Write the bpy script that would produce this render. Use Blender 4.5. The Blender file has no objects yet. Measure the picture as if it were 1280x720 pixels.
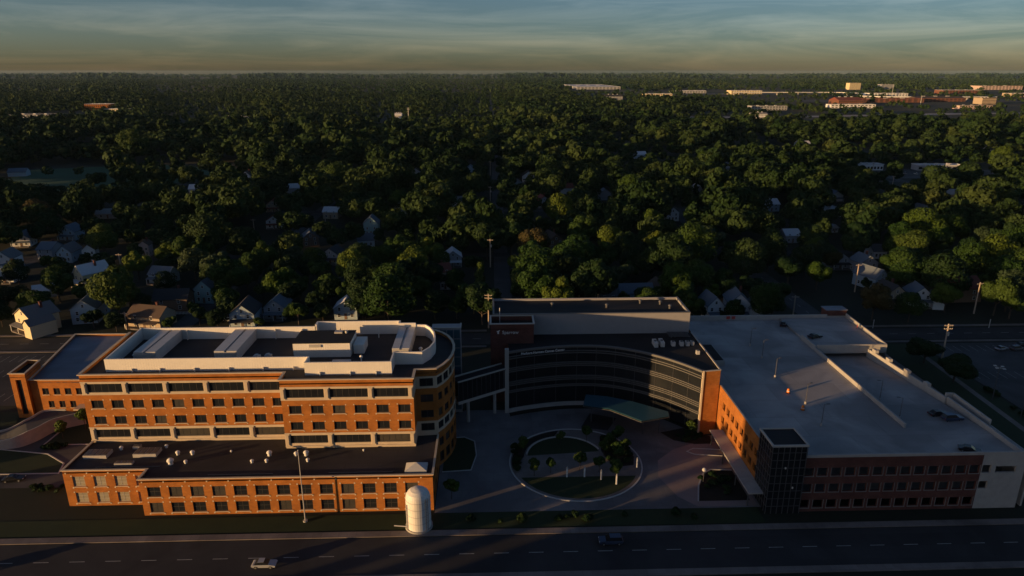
import bpy, math, random
import numpy as np
from mathutils import Vector, Matrix
R = math.radians
random.seed(7)
S = bpy.context.scene
COL = S.collection
# ------------------------------------------------------------------ camera, light, colour management
CAM_H, PITCH, YAW = 92.5, R(17.6), R(1.8)
cd = bpy.data.cameras.new('camera'); cam = bpy.data.objects.new('camera', cd); COL.objects.link(cam)
cd.lens = 24; cd.sensor_width = 36; cd.clip_start = .5; cd.clip_end = 60000
cam.location = (0, 0, CAM_H); cam.rotation_euler = (R(90) - PITCH, 0, -YAW); S.camera = cam
def proj(x, y, z):
    a = x*math.cos(YAW) - y*math.sin(YAW); b = x*math.sin(YAW) + y*math.cos(YAW); c = z - CAM_H
    d = b*math.cos(PITCH) - c*math.sin(PITCH); v = -(b*math.sin(PITCH) + c*math.cos(PITCH))
    return 640 + 853.33*a/max(d, .1), 360 + 853.33*v/max(d, .1), d
SUN_EL, SUN_AZ = R(4.5), R(25.5)           # light travels towards +X and a little +Y
ldir = Vector((math.cos(SUN_EL)*math.cos(SUN_AZ), math.cos(SUN_EL)*math.sin(SUN_AZ), -math.sin(SUN_EL)))
sl = bpy.data.lights.new('sun', 'SUN'); so = bpy.data.objects.new('sun', sl); COL.objects.link(so)
sl.energy = 4.6; sl.angle = R(.5); sl.color = (1, .60, .25)
so.rotation_euler = ldir.to_track_quat('-Z', 'Y').to_euler(); so.location = (-300, -150, 200)
W = bpy.data.worlds.new('World'); S.world = W; W.use_nodes = True
nt = W.node_tree; bg = nt.nodes['Background']
sky = nt.nodes.new('ShaderNodeTexSky'); sky.sky_type = 'NISHITA'; sky.sun_disc = False
sky.sun_elevation = SUN_EL; sky.sun_rotation = math.atan2(-ldir.x, -ldir.y); sky.air_density = .75; sky.dust_density = 1.0; sky.ozone_density = 2.3
wt = nt.nodes.new('ShaderNodeTexCoord'); wm = nt.nodes.new('ShaderNodeMapping'); wm.inputs['Scale'].default_value = (1.6, 1.6, 17); nt.links.new(wt.outputs['Generated'], wm.inputs[0])
wn = nt.nodes.new('ShaderNodeTexNoise'); wn.inputs['Scale'].default_value = 2.2; wn.inputs['Detail'].default_value = 7; wn.inputs['Roughness'].default_value = .62; wn.inputs['Distortion'].default_value = .7; nt.links.new(wm.outputs[0], wn.inputs['Vector'])
wr = nt.nodes.new('ShaderNodeValToRGB'); wr.color_ramp.elements[0].position = .42; wr.color_ramp.elements[0].color = (.86, .84, .88, 1); wr.color_ramp.elements[1].position = .74; wr.color_ramp.elements[1].color = (1.55, 1.25, 1.2, 1); nt.links.new(wn.outputs[0], wr.inputs[0])   # thin evening cloud streaks
wx = nt.nodes.new('ShaderNodeMix'); wx.data_type = 'RGBA'; wx.blend_type = 'MULTIPLY'; wx.inputs[0].default_value = 1; nt.links.new(sky.outputs[0], wx.inputs[6]); nt.links.new(wr.outputs[0], wx.inputs[7]); nt.links.new(wx.outputs[2], bg.inputs[0]); bg.inputs[1].default_value = .085
vs = S.view_settings; S.display_settings.display_device = 'sRGB'
vs.view_transform = 'Standard'; vs.look = 'None'; vs.gamma = 1; vs.exposure = .55; vs.use_curve_mapping = False
cy = S.cycles
cy.use_denoising = True; cy.max_bounces = 5; cy.diffuse_bounces = 3; cy.glossy_bounces = 3; cy.transmission_bounces = 3; cy.volume_bounces = 0
cy.sample_clamp_indirect = 4; cy.caustics_reflective = False; cy.caustics_refractive = False

# ------------------------------------------------------------------ materials
MATS = {}
def mat(name, col, rough=.8, col2=None, scale=1.0, amt=.5, metal=0, spec=.3, detail=4, bump=0, rand=0, stretch=None, tint=False, emit=None):
    """Principled surface whose colour wanders between col and col2 with object-space noise."""
    m = bpy.data.materials.new(name); m.use_nodes = True; t = m.node_tree; b = t.nodes['Principled BSDF']
    b.inputs['Roughness'].default_value = rough; b.inputs['Metallic'].default_value = metal
    b.inputs['Specular IOR Level'].default_value = spec
    if emit:
        b.inputs['Emission Color'].default_value = (*emit[:3], 1); b.inputs['Emission Strength'].default_value = emit[3]
    N = t.nodes.new; L = t.links.new
    tc = N('ShaderNodeTexCoord'); src = tc.outputs['Object']
    if stretch:
        mp = N('ShaderNodeMapping'); mp.inputs['Scale'].default_value = stretch; L(src, mp.inputs[0]); src = mp.outputs[0]
    nz = N('ShaderNodeTexNoise'); nz.inputs['Scale'].default_value = scale; nz.inputs['Detail'].default_value = detail; nz.inputs['Roughness'].default_value = .65
    L(src, nz.inputs['Vector'])
    cr = N('ShaderNodeValToRGB'); c2 = col2 or tuple(c*.7 for c in col)
    cr.color_ramp.elements[0].position = .5 - .3*amt - .05; cr.color_ramp.elements[1].position = .5 + .3*amt
    cr.color_ramp.elements[0].color = (*c2, 1); cr.color_ramp.elements[1].color = (*col, 1)
    L(nz.outputs[0], cr.inputs[0]); out = cr.outputs[0]
    if rand or tint:
        hs = N('ShaderNodeHueSaturation'); L(out, hs.inputs['Color']); out = hs.outputs[0]
        if tint:
            at = N('ShaderNodeAttribute'); at.attribute_name = 'tint'; r_ = at.outputs['Fac']
        else:
            oi = N('ShaderNodeObjectInfo'); r_ = oi.outputs['Random']
        k = tint or rand
        a = N('ShaderNodeMath'); a.operation = 'MULTIPLY_ADD'; L(r_, a.inputs[0]); a.inputs[1].default_value = .09*k; a.inputs[2].default_value = .5 - .05*k
        L(a.outputs[0], hs.inputs['Hue'])
        v = N('ShaderNodeMath'); v.operation = 'MULTIPLY_ADD'; L(r_, v.inputs[0]); v.inputs[1].default_value = -1.0*k; v.inputs[2].default_value = 1 + .62*k
        L(v.outputs[0], hs.inputs['Value'])
    L(out, b.inputs['Base Color'])
    if bump:
        bp = N('ShaderNodeBump'); bp.inputs['Strength'].default_value = bump; bp.inputs['Distance'].default_value = .05
        L(nz.outputs[0], bp.inputs['Height']); L(bp.outputs[0], b.inputs['Normal'])
    MATS[name] = m
    return m
def brick(name, c1, c2, mortar):
    m = bpy.data.materials.new(name); m.use_nodes = True; t = m.node_tree; b = t.nodes['Principled BSDF']
    b.inputs['Roughness'].default_value = .9; b.inputs['Specular IOR Level'].default_value = .1
    N = t.nodes.new; L = t.links.new
    g = N('ShaderNodeNewGeometry'); tc = N('ShaderNodeTexCoord')
    sx = N('ShaderNodeSeparateXYZ'); L(tc.outputs['Object'], sx.inputs[0])
    ad = N('ShaderNodeMath'); ad.operation = 'ADD'; L(sx.outputs[0], ad.inputs[0]); L(sx.outputs[1], ad.inputs[1])
    cb = N('ShaderNodeCombineXYZ'); L(ad.outputs[0], cb.inputs[0]); L(sx.outputs[2], cb.inputs[1])
    bt = N('ShaderNodeTexBrick'); L(cb.outputs[0], bt.inputs['Vector']); bt.inputs['Scale'].default_value = 1
    bt.inputs['Brick Width'].default_value = .8; bt.inputs['Row Height'].default_value = .27; bt.inputs['Mortar Size'].default_value = .02
    bt.inputs['Color1'].default_value = (*c1, 1); bt.inputs['Color2'].default_value = (*c2, 1); bt.inputs['Mortar'].default_value = (*mortar, 1)
    nz = N('ShaderNodeTexNoise'); nz.inputs['Scale'].default_value = .35; nz.inputs['Detail'].default_value = 5; L(tc.outputs['Object'], nz.inputs['Vector'])
    mx = N('ShaderNodeMix'); mx.data_type = 'RGBA'; mx.blend_type = 'MULTIPLY'; mx.inputs[0].default_value = 1
    cr = N('ShaderNodeValToRGB'); cr.color_ramp.elements[0].position = .3; cr.color_ramp.elements[0].color = (.72, .7, .7, 1); cr.color_ramp.elements[1].position = .65; cr.color_ramp.elements[1].color = (1, 1, 1, 1)
    L(nz.outputs[0], cr.inputs[0]); L(bt.outputs[0], mx.inputs[6]); L(cr.outputs[0], mx.inputs[7]); L(mx.outputs[2], b.inputs['Base Color'])
    MATS[name] = m
def ribbed(name, col, period=.6):
    m = mat(name, col, .6, tuple(c*.86 for c in col), .5, 1, spec=.35); t = m.node_tree; N = t.nodes.new; L = t.links.new
    b = t.nodes['Principled BSDF']; tc = N('ShaderNodeTexCoord'); sx = N('ShaderNodeSeparateXYZ'); L(tc.outputs['Object'], sx.inputs[0])
    ad = N('ShaderNodeMath'); ad.operation = 'ADD'; L(sx.outputs[0], ad.inputs[0]); L(sx.outputs[1], ad.inputs[1])
    sn = N('ShaderNodeMath'); sn.operation = 'SINE'; ml = N('ShaderNodeMath'); ml.operation = 'MULTIPLY'; ml.inputs[1].default_value = 6.283/period
    L(ad.outputs[0], ml.inputs[0]); L(ml.outputs[0], sn.inputs[0])
    bp = N('ShaderNodeBump'); bp.inputs['Strength'].default_value = .1; bp.inputs['Distance'].default_value = .04; L(sn.outputs[0], bp.inputs['Height']); L(bp.outputs[0], b.inputs['Normal'])
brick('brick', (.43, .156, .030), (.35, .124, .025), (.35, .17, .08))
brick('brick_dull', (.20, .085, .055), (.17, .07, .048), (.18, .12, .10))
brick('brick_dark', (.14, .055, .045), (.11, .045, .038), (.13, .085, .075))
mat('stone', (.56, .46, .34), .85, (.45, .36, .26), .6, .9)
mat('concrete', (.40, .38, .36), .9, (.29, .28, .27), .5, .9)
mat('deck', (.42, .40, .39), .85, (.31, .295, .29), .09, .8, detail=9)
mat('ramp_deck', (.38, .365, .36), .85, (.29, .28, .275), .12, .8, detail=9)
mat('roof', (.050, .046, .050), .8, (.026, .025, .028), .16, .9, detail=8)
mat('roof_dark', (.022, .022, .025), .85, (.012, .012, .014), .2, .9, detail=8)
mat('roof_blue', (.19, .20, .25), .55, (.13, .145, .19), .12, 1, detail=7)
ribbed('white_panel', (.74, .70, .64))
ribbed('grey_panel', (.29, .285, .30))
mat('duct', (.55, .54, .53), .5, (.42, .42, .42), .5, 1, metal=.2)
mat('white_metal', (.74, .72, .68), .5, (.6, .58, .55), .8, 1)
mat('glass', (.012, .014, .018), .12, (.022, .024, .028), .25, 1, spec=.35)
mat('curtain_glass', (.010, .012, .015), .2, (.018, .02, .024), .3, 1, spec=.22)
mat('blind_glass', (.34, .30, .22), .35, (.22, .20, .16), .9, 1, spec=.4)
mat('frame', (.06, .055, .05), .5, (.04, .04, .04), 2, 1)
mat('louvre_metal', (.13, .125, .12), .5, (.1, .1, .1), 2, 1)
mat('louvre_trim', (.22, .20, .19), .8, (.17, .155, .15), 1, 1)
mat('pale_frame', (.40, .38, .35), .6, (.36, .34, .31), 2, 1)
mat('teal_glass', (.03, .095, .13), .3, (.022, .072, .10), .25, 1, spec=.4)
mat('asphalt', (.052, .050, .052), .9, (.034, .033, .036), .12, .9, detail=9)
mat('asphalt_pale', (.085, .083, .085), .9, (.058, .057, .06), .1, .9, detail=9)
mat('paving', (.21, .20, .205), .85, (.14, .135, .14), .15, .9, detail=8)
mat('path', (.23, .195, .18), .9, (.17, .145, .135), .4, .9)
mat('kerb', (.48, .46, .44), .9, (.36, .35, .34), .8, .9)
mat('line', (.42, .41, .38), .8, (.2, .2, .19), 1.5, .9)
mat('line_yellow', (.45, .30, .06), .8, (.25, .17, .05), 1.5, .9)
mat('grass', (.028, .042, .016), .95, (.018, .028, .012), .25, .9, detail=8)
mat('field', (.030, .085, .044), .95, (.022, .066, .034), .03, .9, detail=8)
mat('soil', (.022, .026, .015), .95, (.012, .015, .010), .04, .9, detail=9)
mat('bed', (.020, .017, .012), .95, (.012, .011, .009), .6, .9)
mat('bark', (.075, .058, .045), .95, (.045, .036, .03), 3, .9)
LEAF = {'olive': (.028, .058, .011), 'dark green': (.014, .034, .010), 'yellow green': (.048, .082, .011), 'rust': (.052, .047, .016), 'grey green': (.030, .052, .024)}
for k, c in LEAF.items(): mat('leaf_'+k.replace(' ', '_'), c, .7, tuple(v*.62 for v in c), .9, 1, spec=.12, rand=.55)
mat('leaf_mixed', (.024, .046, .013), .75, (.010, .023, .008), .25, 1, spec=.1, tint=1.0)
for k, c in {'white': (.72, .72, .72), 'cream': (.66, .56, .36), 'pale_blue': (.36, .45, .52), 'grey': (.34, .35, .37), 'tan': (.42, .33, .24), 'pink': (.52, .40, .36), 'teal': (.24, .38, .40), 'brown': (.2, .13, .09)}.items():
    mat('siding_'+k, c, .75, tuple(v*.85 for v in c), 1.2, 1, stretch=(.3, .3, 6))
for k, c in {'charcoal': (.045, .045, .05), 'brown': (.10, .07, .055), 'grey': (.16, .16, .17), 'slate': (.13, .16, .20), 'red': (.20, .06, .045), 'white': (.62, .63, .66)}.items():
    mat('shingle_'+k, c, .9, tuple(v*.72 for v in c), 2.5, 1)
for k, c in {'black': (.012, .012, .014), 'silver': (.35, .36, .38), 'white': (.72, .70, .66), 'blue': (.03, .05, .10), 'red': (.22, .02, .02), 'grey': (.10, .10, .11)}.items():
    mat('paint_'+k, c, .3, tuple(v*.9 for v in c), 2, 1, metal=.1, spec=.5)
mat('tyre', (.015, .015, .015), .9); mat('rim', (.35, .35, .36), .4, metal=.6); mat('headlamp', (.6, .6, .58), .2); mat('tail_lamp', (.30, .02, .015), .3)
mat('wood_pole', (.46, .37, .29), .9, (.33, .26, .2), 2, 1); mat('steel', (.12, .12, .125), .5, (.08, .08, .085), 2, 1, metal=.4)
mat('pale_steel', (.48, .46, .44), .5, (.38, .37, .36), 2, 1, metal=.2)
mat('orange', (.75, .22, .04), .7, (.6, .17, .03), 2, 1); mat('red_sign', (.5, .06, .05), .6)
mat('sign_white', (.78, .78, .76), .5); mat('lamp_glow', (.9, .85, .7), .5, emit=(1, .82, .55, 2.2)); mat('globe', (.8, .78, .72), .4)
M = MATS

def seams(name, w, h, dark, size=.035):
    """welded seams or joints on a roof or pavement: darker lines on a w x h grid, each sheet a little different."""
    t = M[name].node_tree; N = t.nodes.new; L = t.links.new; b = t.nodes['Principled BSDF']; src = b.inputs['Base Color'].links[0].from_socket
    tc = N('ShaderNodeTexCoord'); bt = N('ShaderNodeTexBrick'); L(tc.outputs['Object'], bt.inputs['Vector']); bt.inputs['Scale'].default_value = 1; bt.inputs['Brick Width'].default_value = w; bt.inputs['Row Height'].default_value = h; bt.inputs['Mortar Size'].default_value = size
    bt.inputs['Color1'].default_value = (1, 1, 1, 1); bt.inputs['Color2'].default_value = (.84, .84, .84, 1); bt.inputs['Mortar'].default_value = (dark, dark, dark, 1)
    n2 = N('ShaderNodeTexNoise'); n2.inputs['Scale'].default_value = .045; n2.inputs['Detail'].default_value = 6; n2.inputs['Distortion'].default_value = 1.5; L(tc.outputs['Object'], n2.inputs['Vector'])
    cr = N('ShaderNodeValToRGB'); cr.color_ramp.elements[0].position = .38; cr.color_ramp.elements[0].color = (.68, .68, .69, 1); cr.color_ramp.elements[1].position = .58; cr.color_ramp.elements[1].color = (1, 1, 1, 1); L(n2.outputs[0], cr.inputs[0])
    for o in (bt.outputs[0], cr.outputs[0]):
        mx = N('ShaderNodeMix'); mx.data_type = 'RGBA'; mx.blend_type = 'MULTIPLY'; mx.inputs[0].default_value = 1; L(src, mx.inputs[6]); L(o, mx.inputs[7]); src = mx.outputs[2]
    L(src, b.inputs['Base Color'])
seams('roof', 11, 2.6, .6, .06); seams('roof_dark', 11, 2.6, .6, .06); seams('roof_blue', 12, 3.1, .75, .06); seams('deck', 18.3, 9.15, .72, .07); seams('ramp_deck', 18, 9, .72, .07); seams('paving', 3.6, 3.6, .8, .05); seams('path', 1.8, 1.8, .75, .04); seams('asphalt', 40, 3.7, .85, .08); seams('asphalt_pale', 35, 6, .85, .08)
mat('dim_glass', (.075, .068, .058), .25, (.045, .042, .038), .5, 1, spec=.35)
mat('warm_paving', (.26, .20, .19), .85, (.19, .145, .14), .2, .9, detail=8)
# ------------------------------------------------------------------ mesh builder and scene helpers
class MB:
    def __init__(s): s.v = []; s.f = []; s.m = []; s.k = 0
    def face(s, pts, k=None):
        n = len(s.v); s.v += [tuple(p) for p in pts]; s.f.append(tuple(range(n, n+len(pts)))); s.m.append(s.k if k is None else k); return s
    def prism(s, poly, z0, z1, k=None, top=True, bottom=True, topk=None):
        """poly counter-clockwise from above; z1 may be a list of heights."""
        n = len(poly); zt = z1 if isinstance(z1, (list, tuple)) else [z1]*n; zb = z0 if isinstance(z0, (list, tuple)) else [z0]*n
        o = len(s.v); k = s.k if k is None else k
        s.v += [(p[0], p[1], z) for p, z in zip(poly, zb)] + [(p[0], p[1], z) for p, z in zip(poly, zt)]
        for i in range(n):
            j = (i+1) % n; s.f.append((o+i, o+j, o+n+j, o+n+i)); s.m.append(k)
        if top: s.f.append(tuple(o+n+i for i in range(n))); s.m.append(k if topk is None else topk)
        if bottom: s.f.append(tuple(o+i for i in reversed(range(n)))); s.m.append(k)
        return s
    def box(s, x0, y0, z0, x1, y1, z1, k=None): return s.prism([(x0, y0), (x1, y0), (x1, y1), (x0, y1)], z0, z1, k)
    def bar(s, p, q, w, z0, z1, k=None):
        """upright wall of thickness w along p-q."""
        p, q = Vector(p[:2]), Vector(q[:2]); d = (q-p).normalized(); n = Vector((-d.y, d.x))*w/2
        a = z0 if isinstance(z0, (list, tuple)) else (z0, z0); b = z1 if isinstance(z1, (list, tuple)) else (z1, z1)
        return s.prism([p-n, q-n, q+n, p+n], [a[0], a[1], a[1], a[0]], [b[0], b[1], b[1], b[0]], k)
    def strip(s, pts, w, z0, z1, k=None, closed=False):
        """wall along a polyline with mitred joints."""
        P = [Vector(p[:2]) for p in pts]; n = len(P); L = []; Q = []
        for i in range(n):
            a = P[i-1] if (i or closed) else None; b = P[(i+1) % n] if (i < n-1 or closed) else None
            d1 = (P[i]-a).normalized() if a is not None else None; d2 = (b-P[i]).normalized() if b is not None else None
            d = ((d1 or d2)+(d2 or d1)).normalized(); nn = Vector((-d.y, d.x)); c = max(.4, nn.dot(Vector((-(d1 or d2).y, (d1 or d2).x))))
            L.append(P[i]-nn*w/2/c); Q.append(P[i]+nn*w/2/c)
        for i in range(n if closed else n-1):
            j = (i+1) % n; s.prism([L[i], L[j], Q[j], Q[i]], z0, z1, k)
        return s
    def cyl(s, x, y, z0, z1, r0, r1=None, n=10, k=None, cap=True):
        r1 = r0 if r1 is None else r1; o = len(s.v); k = s.k if k is None else k
        for r, z in ((r0, z0), (r1, z1)): s.v += [(x+r*math.cos(6.2832*i/n), y+r*math.sin(6.2832*i/n), z) for i in range(n)]
        for i in range(n): j = (i+1) % n; s.f.append((o+i, o+j, o+n+j, o+n+i)); s.m.append(k)
        if cap: s.f.append(tuple(o+n+i for i in range(n))); s.m.append(k); s.f.append(tuple(o+i for i in reversed(range(n)))); s.m.append(k)
        return s
    def tube(s, p, q, r0, r1=None, n=7, k=None):
        r1 = r0 if r1 is None else r1; p, q = Vector(p), Vector(q); d = (q-p).normalized(); u = d.orthogonal().normalized(); w = d.cross(u); o = len(s.v); k = s.k if k is None else k
        for c, r in ((p, r0), (q, r1)): s.v += [tuple(c+(u*math.cos(6.2832*i/n)+w*math.sin(6.2832*i/n))*r) for i in range(n)]
        for i in range(n): j = (i+1) % n; s.f.append((o+i, o+j, o+n+j, o+n+i)); s.m.append(k)
        s.f.append(tuple(o+n+i for i in range(n))); s.m.append(k); s.f.append(tuple(o+i for i in reversed(range(n)))); s.m.append(k)
        return s
    def lathe(s, x, y, prof, n=14, k=None):
        o = len(s.v); k = s.k if k is None else k
        for r, z in prof: s.v += [(x+r*math.cos(6.2832*i/n), y+r*math.sin(6.2832*i/n), z) for i in range(n)]
        for a in range(len(prof)-1):
            for i in range(n): j = (i+1) % n; s.f.append((o+a*n+i, o+a*n+j, o+a*n+n+j, o+a*n+n+i)); s.m.append(k)
        e = len(prof)-1; s.f.append(tuple(o+e*n+i for i in range(n))); s.m.append(k)
        return s
    def mesh(s, name, mats):
        me = bpy.data.meshes.new(name); me.from_pydata(s.v, [], s.f)
        for m in ([mats] if isinstance(mats, str) else mats): me.materials.append(M[m])
        if any(s.m): me.polygons.foreach_set('material_index', s.m)
        me.update(); return me
    def build(s, name, mats, parent=None, world=True):
        o = bpy.data.objects.new(name, s.mesh(name, mats)); COL.objects.link(o)
        if parent is not None:
            o.parent = parent
            if world and parent.type == 'EMPTY': o.matrix_parent_inverse = Matrix.Translation(-parent.location)
        return o
def tag(o, label=None, cat=None, group=None, kind=None):
    if label: o['label'] = label
    if cat: o['category'] = cat
    if group: o['group'] = group
    if kind: o['kind'] = kind
    return o
def thing(name, label, cat, loc=(0, 0, 0), rot=0, group=None):
    o = bpy.data.objects.new(name, None); COL.objects.link(o); o.location = loc; o.rotation_euler = (0, 0, rot); o.empty_display_size = .5
    return tag(o, label, cat, group)
def part(name, me, parent, loc=(0, 0, 0), rot=0, world=True):
    """link a shared mesh as a part; with world=True loc is a world position and the parents stand unrotated."""
    o = bpy.data.objects.new(name, me); COL.objects.link(o); o.parent = parent; o.location = loc; o.rotation_euler = (0, 0, rot)
    if world and parent.type == 'EMPTY': o.matrix_parent_inverse = Matrix.Translation(-parent.location)
    return o
def dup(root, loc, rot=None, label=None):
    r = root.copy(); COL.objects.link(r); r.location = loc
    if rot is not None: r.rotation_euler = (0, 0, rot)
    if label: r['label'] = label
    for ch in list(root.children):
        c = ch.copy(); COL.objects.link(c); c.parent = r
        for g in ch.children:
            d = g.copy(); COL.objects.link(d); d.parent = c
    return r
def setting(name, mb, mats): return tag(mb.build(name, mats), kind='structure')
# ------------------------------------------------------------------ walls with real openings, windows set into them
def wall(mb, p0, p1, zones, holes, reveal=.28):
    """wall face from p0 to p1 (outside on the right hand going p0>p1); zones [(z0, z1, material slot)];
    holes [(u0, u1, z0, z1)] are cut through and lined with reveals."""
    p0, p1 = Vector(p0), Vector(p1); d = p1-p0; ln = d.length; d.normalize(); nin = Vector((-d.y, d.x))
    us = sorted({0, ln, *[u for h in holes for u in h[:2]]}); zs = sorted({z for a in zones for z in a[:2]} | {z for h in holes for z in h[2:4]})
    P = lambda u, z, q=0: (p0.x+d.x*u+nin.x*q, p0.y+d.y*u+nin.y*q, z)
    for a, b in zip(us, us[1:]):
        if b-a < 1e-4: continue
        for c, e in zip(zs, zs[1:]):
            if e-c < 1e-4: continue
            um, zm = (a+b)/2, (c+e)/2
            if any(h[0] < um < h[1] and h[2] < zm < h[3] for h in holes): continue
            k = next((z[2] for z in zones if z[0] < zm < z[1]), None)
            if k is None: continue
            mb.face([P(a, c), P(b, c), P(b, e), P(a, e)], k)
    for u0, u1, z0, z1 in holes:
        zm = (z0+z1)/2; k = next((z[2] for z in zones if z[0] < zm < z[1]), 0)
        for (a, b, c, e) in ((u0, z0, u0, z1), (u1, z1, u1, z0), (u1, z0, u0, z0), (u0, z1, u1, z1)):
            mb.face([P(a, b), P(c, e), P(c, e, reveal), P(a, b, reveal)], k)
_W = {}
def window_meshes(w, h, nx, nz, fm, gm, fw=.09):
    key = (round(w, 2), round(h, 2), nx, nz, fm, gm)
    if key not in _W:
        a = MB()                                     # local: x along the wall, y inwards, z up; origin at the lower left corner of the opening
        a.box(0, 0, 0, fw, .1, h); a.box(w-fw, 0, 0, w, .1, h); a.box(fw, 0, 0, w-fw, .1, fw); a.box(fw, 0, h-fw, w-fw, .1, h)
        for i in range(1, nx): x = w*i/nx; a.box(x-fw/2, .012, fw, x+fw/2, .088, h-fw)
        for i in range(1, nz): z = h*i/nz; a.box(fw, .022, z-fw/2, w-fw, .078, z+fw/2)
        g = MB(); g.box(fw*.5, .045, fw*.5, w-fw*.5, .065, h-fw*.5)
        s = MB(); s.box(-.12, -.36, -.16, w+.12, -.02, -.02)
        _W[key] = (a.mesh('window', fm), g.mesh('pane', gm), s.mesh('sill', 'stone'))
    return _W[key]
def windows(parent, p0, p1, holes, nx=2, nz=1, fm='frame', gm='glass', inset=.18, sill=False, mod=None):
    p0, p1 = Vector(p0), Vector(p1); d = (p1-p0).normalized(); nin = Vector((-d.y, d.x)); rot = math.atan2(d.y, d.x)
    for i, (u0, u1, z0, z1) in enumerate(holes):
        n = nx if nx else max(1, round((u1-u0)/1.5))
        a, g, s = window_meshes(u1-u0, z1-z0, n, nz, fm, 'dim_glass' if gm == 'glass' and random.random() < .14 else gm)
        q = p0+d*u0+nin*inset; o = part('window', a, parent, (q.x, q.y, z0), rot)
        part('pane', g, o, world=False)
        if sill: part('sill', s, o, (0, -.0, 0), world=False)

# ------------------------------------------------------------------ the hospital: brick block of six storeys
hosp = thing('hospital_building', 'tall orange brick hospital block with cream bands, rounded dark end and white rooftop screens', 'building', (-55, 158, 0))
Z0, ZR, ZP = 8.6, 25.2, 26.0
def zones_main(): return [(Z0, 12.5, 1), (12.5, 21.1, 0), (21.1, 24.2, 1), (24.2, ZP, 0)]
def bays(x0, bw, n, ws=3.0):
    big, small = [], []
    for b in range(n):
        a = x0+b*bw
        big += [(a+.95, a+bw-.35, 21.55, 23.75), (a+.95, a+bw-.35, 9.9, 11.95)]
        for c in (.27, .77):
            m = a+bw*c+.1
            small += [(m-ws/2+.15, m+ws/2-.15, 17.55, 19.55), (m-ws/2+.15, m+ws/2-.15, 13.4, 15.4)]
    return big, small
A, B, C_, D_, E_, F_ = (-95, 146.4), (-48.2, 146.4), (-48.2, 142.2), (-18.1, 142.2), (-18.1, 147.0), (-13.2, 147.4)
arc = [F_, (-11.8, 149.6), (-10.6, 152.5), (-9.9, 155.5), (-9.6, 158.8), (-9.75, 162), (-10.4, 165.2), (-11.6, 168.2), (-13.2, 170.6), (-15.2, 172.4), (-17.5, 173.3)]
G_ = (-96.6, 173.3)
mb = MB()
b1, s1 = bays(.35, 9.28, 5); b2, s2 = bays(.2, 9.95, 3, 3.1)
s1 = [h for h in s1 if h[1] < 46.4]
wall(mb, A, B, zones_main(), b1+s1); wall(mb, B, C_, zones_main(), [])
wall(mb, C_, D_, zones_main(), b2+s2); wall(mb, D_, E_, zones_main(), [])
fullz = [(0, 12.5, 0), (12.5, 21.1, 0), (21.1, 24.2, 1), (24.2, ZP, 0)]
eh = [(.9, 4.1, 21.6, 23.7), (1.0, 4.0, 17.5, 19.5), (1.0, 4.0, 13.4, 15.4), (.9, 4.1, 9.9, 11.9)]
wall(mb, E_, F_, zones_main(), eh)
wall(mb, G_, A, fullz, [(3+6*i, 6+6*i, z, z+2) for i in range(4) for z in (5.5, 13.4, 17.5, 21.7)])
ah = {}
for a, b in zip(arc, arc[1:]):
    ln = (Vector(b)-Vector(a)).length
    ah[(a, b)] = [(.25, ln-.25, 21.6, 23.7), (.55, ln-.55, 17.5, 19.5), (.55, ln-.55, 13.4, 15.4), (.25, ln-.25, 9.9, 11.9), (.45, ln-.45, 5.2, 7.4), (.45, ln-.45, .8, 3.6)]
    wall(mb, a, b, [(0, 9.2, 0), (9.2, 12.5, 1), (12.5, 21.1, 0), (21.1, 24.2, 1), (24.2, ZP, 0)], ah[(a, b)])
wall(mb, arc[-1], G_, fullz, []); windows(hosp, G_, A, [(3+6*i, 6+6*i, z, z+2) for i in range(4) for z in (5.5, 13.4, 17.5, 21.7)], 2, 1)
mb.build('brick_wall', ['brick', 'stone'], hosp)
outline = [A, B, C_, D_, E_, *arc, G_]
MB().prism(outline, ZR-.3, ZR, bottom=False).build('roof', 'roof', hosp)
windows(hosp, A, B, b1, 0, 1); windows(hosp, A, B, s1, 2, 1, sill=True)
windows(hosp, C_, D_, b2, 0, 1); windows(hosp, C_, D_, s2, 2, 1, sill=True); windows(hosp, E_, F_, eh, 2, 1)
for (a, b), h in list(ah.items()): windows(hosp, a, b, h, 2, 1)
mb = MB()                                                            # parapet coping, string courses, pilasters of the cream bands
mb.strip([(-96.6, 173.3), (-95, 146.4), (-48.2, 146.4), (-48.2, 142.2), (-18.1, 142.2), (-18.1, 147), *arc], .62, ZP, ZP+.2)
mb.build('coping', 'stone', hosp)
mb = MB()
for q0, q1 in ((A, B), (C_, D_)):
    x0, x1, y = q0[0], q1[0], q0[1]
    for z in (12.5, 21.1, 24.2): mb.box(x0-.05, y-.14, z-.12, x1+.05, y-.004, z+.12)
    mb.box(x0-.05, y-.2, 9.0, x1+.05, y-.004, 9.3)
mb.build('string_course', 'stone', hosp)
mb = MB()
for x0, bw, n, y in ((A[0]+.35, 9.28, 5, A[1]), (C_[0]+.2, 9.95, 3, C_[1])):
    for b in range(n+1):
        x = x0+b*bw+.3
        if x > (-18.9 if y < 144 else -48.6): x = (-18.75 if y < 144 else -48.9)
        for z0, z1 in ((9.31, 12.37), (21.23, 24.07)):
            mb.box(x-.52, y-.2, z0, x+.52, y-.004, z1); mb.box(x-.3, y-.3, z0+.3, x+.3, y-.2, z1-.3)
mb.build('pilaster', 'stone', hosp)
mb = MB()                                                            # small pale corner stones round the upper windows, as in the photo
for y, x0, hs in ((A[1], A[0], s1), (C_[1], C_[0], s2)):
    for u0, u1, z0, z1 in hs:
        for u in (u0-.3, u1):
            mb.box(x0+u, y-.05, z1, x0+u+.3, y-.004, z1+.28); mb.box(x0+u, y-.05, z0-.45, x0+u+.3, y-.004, z0-.17)
mb.build('corner_stone', 'stone', hosp)
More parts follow.
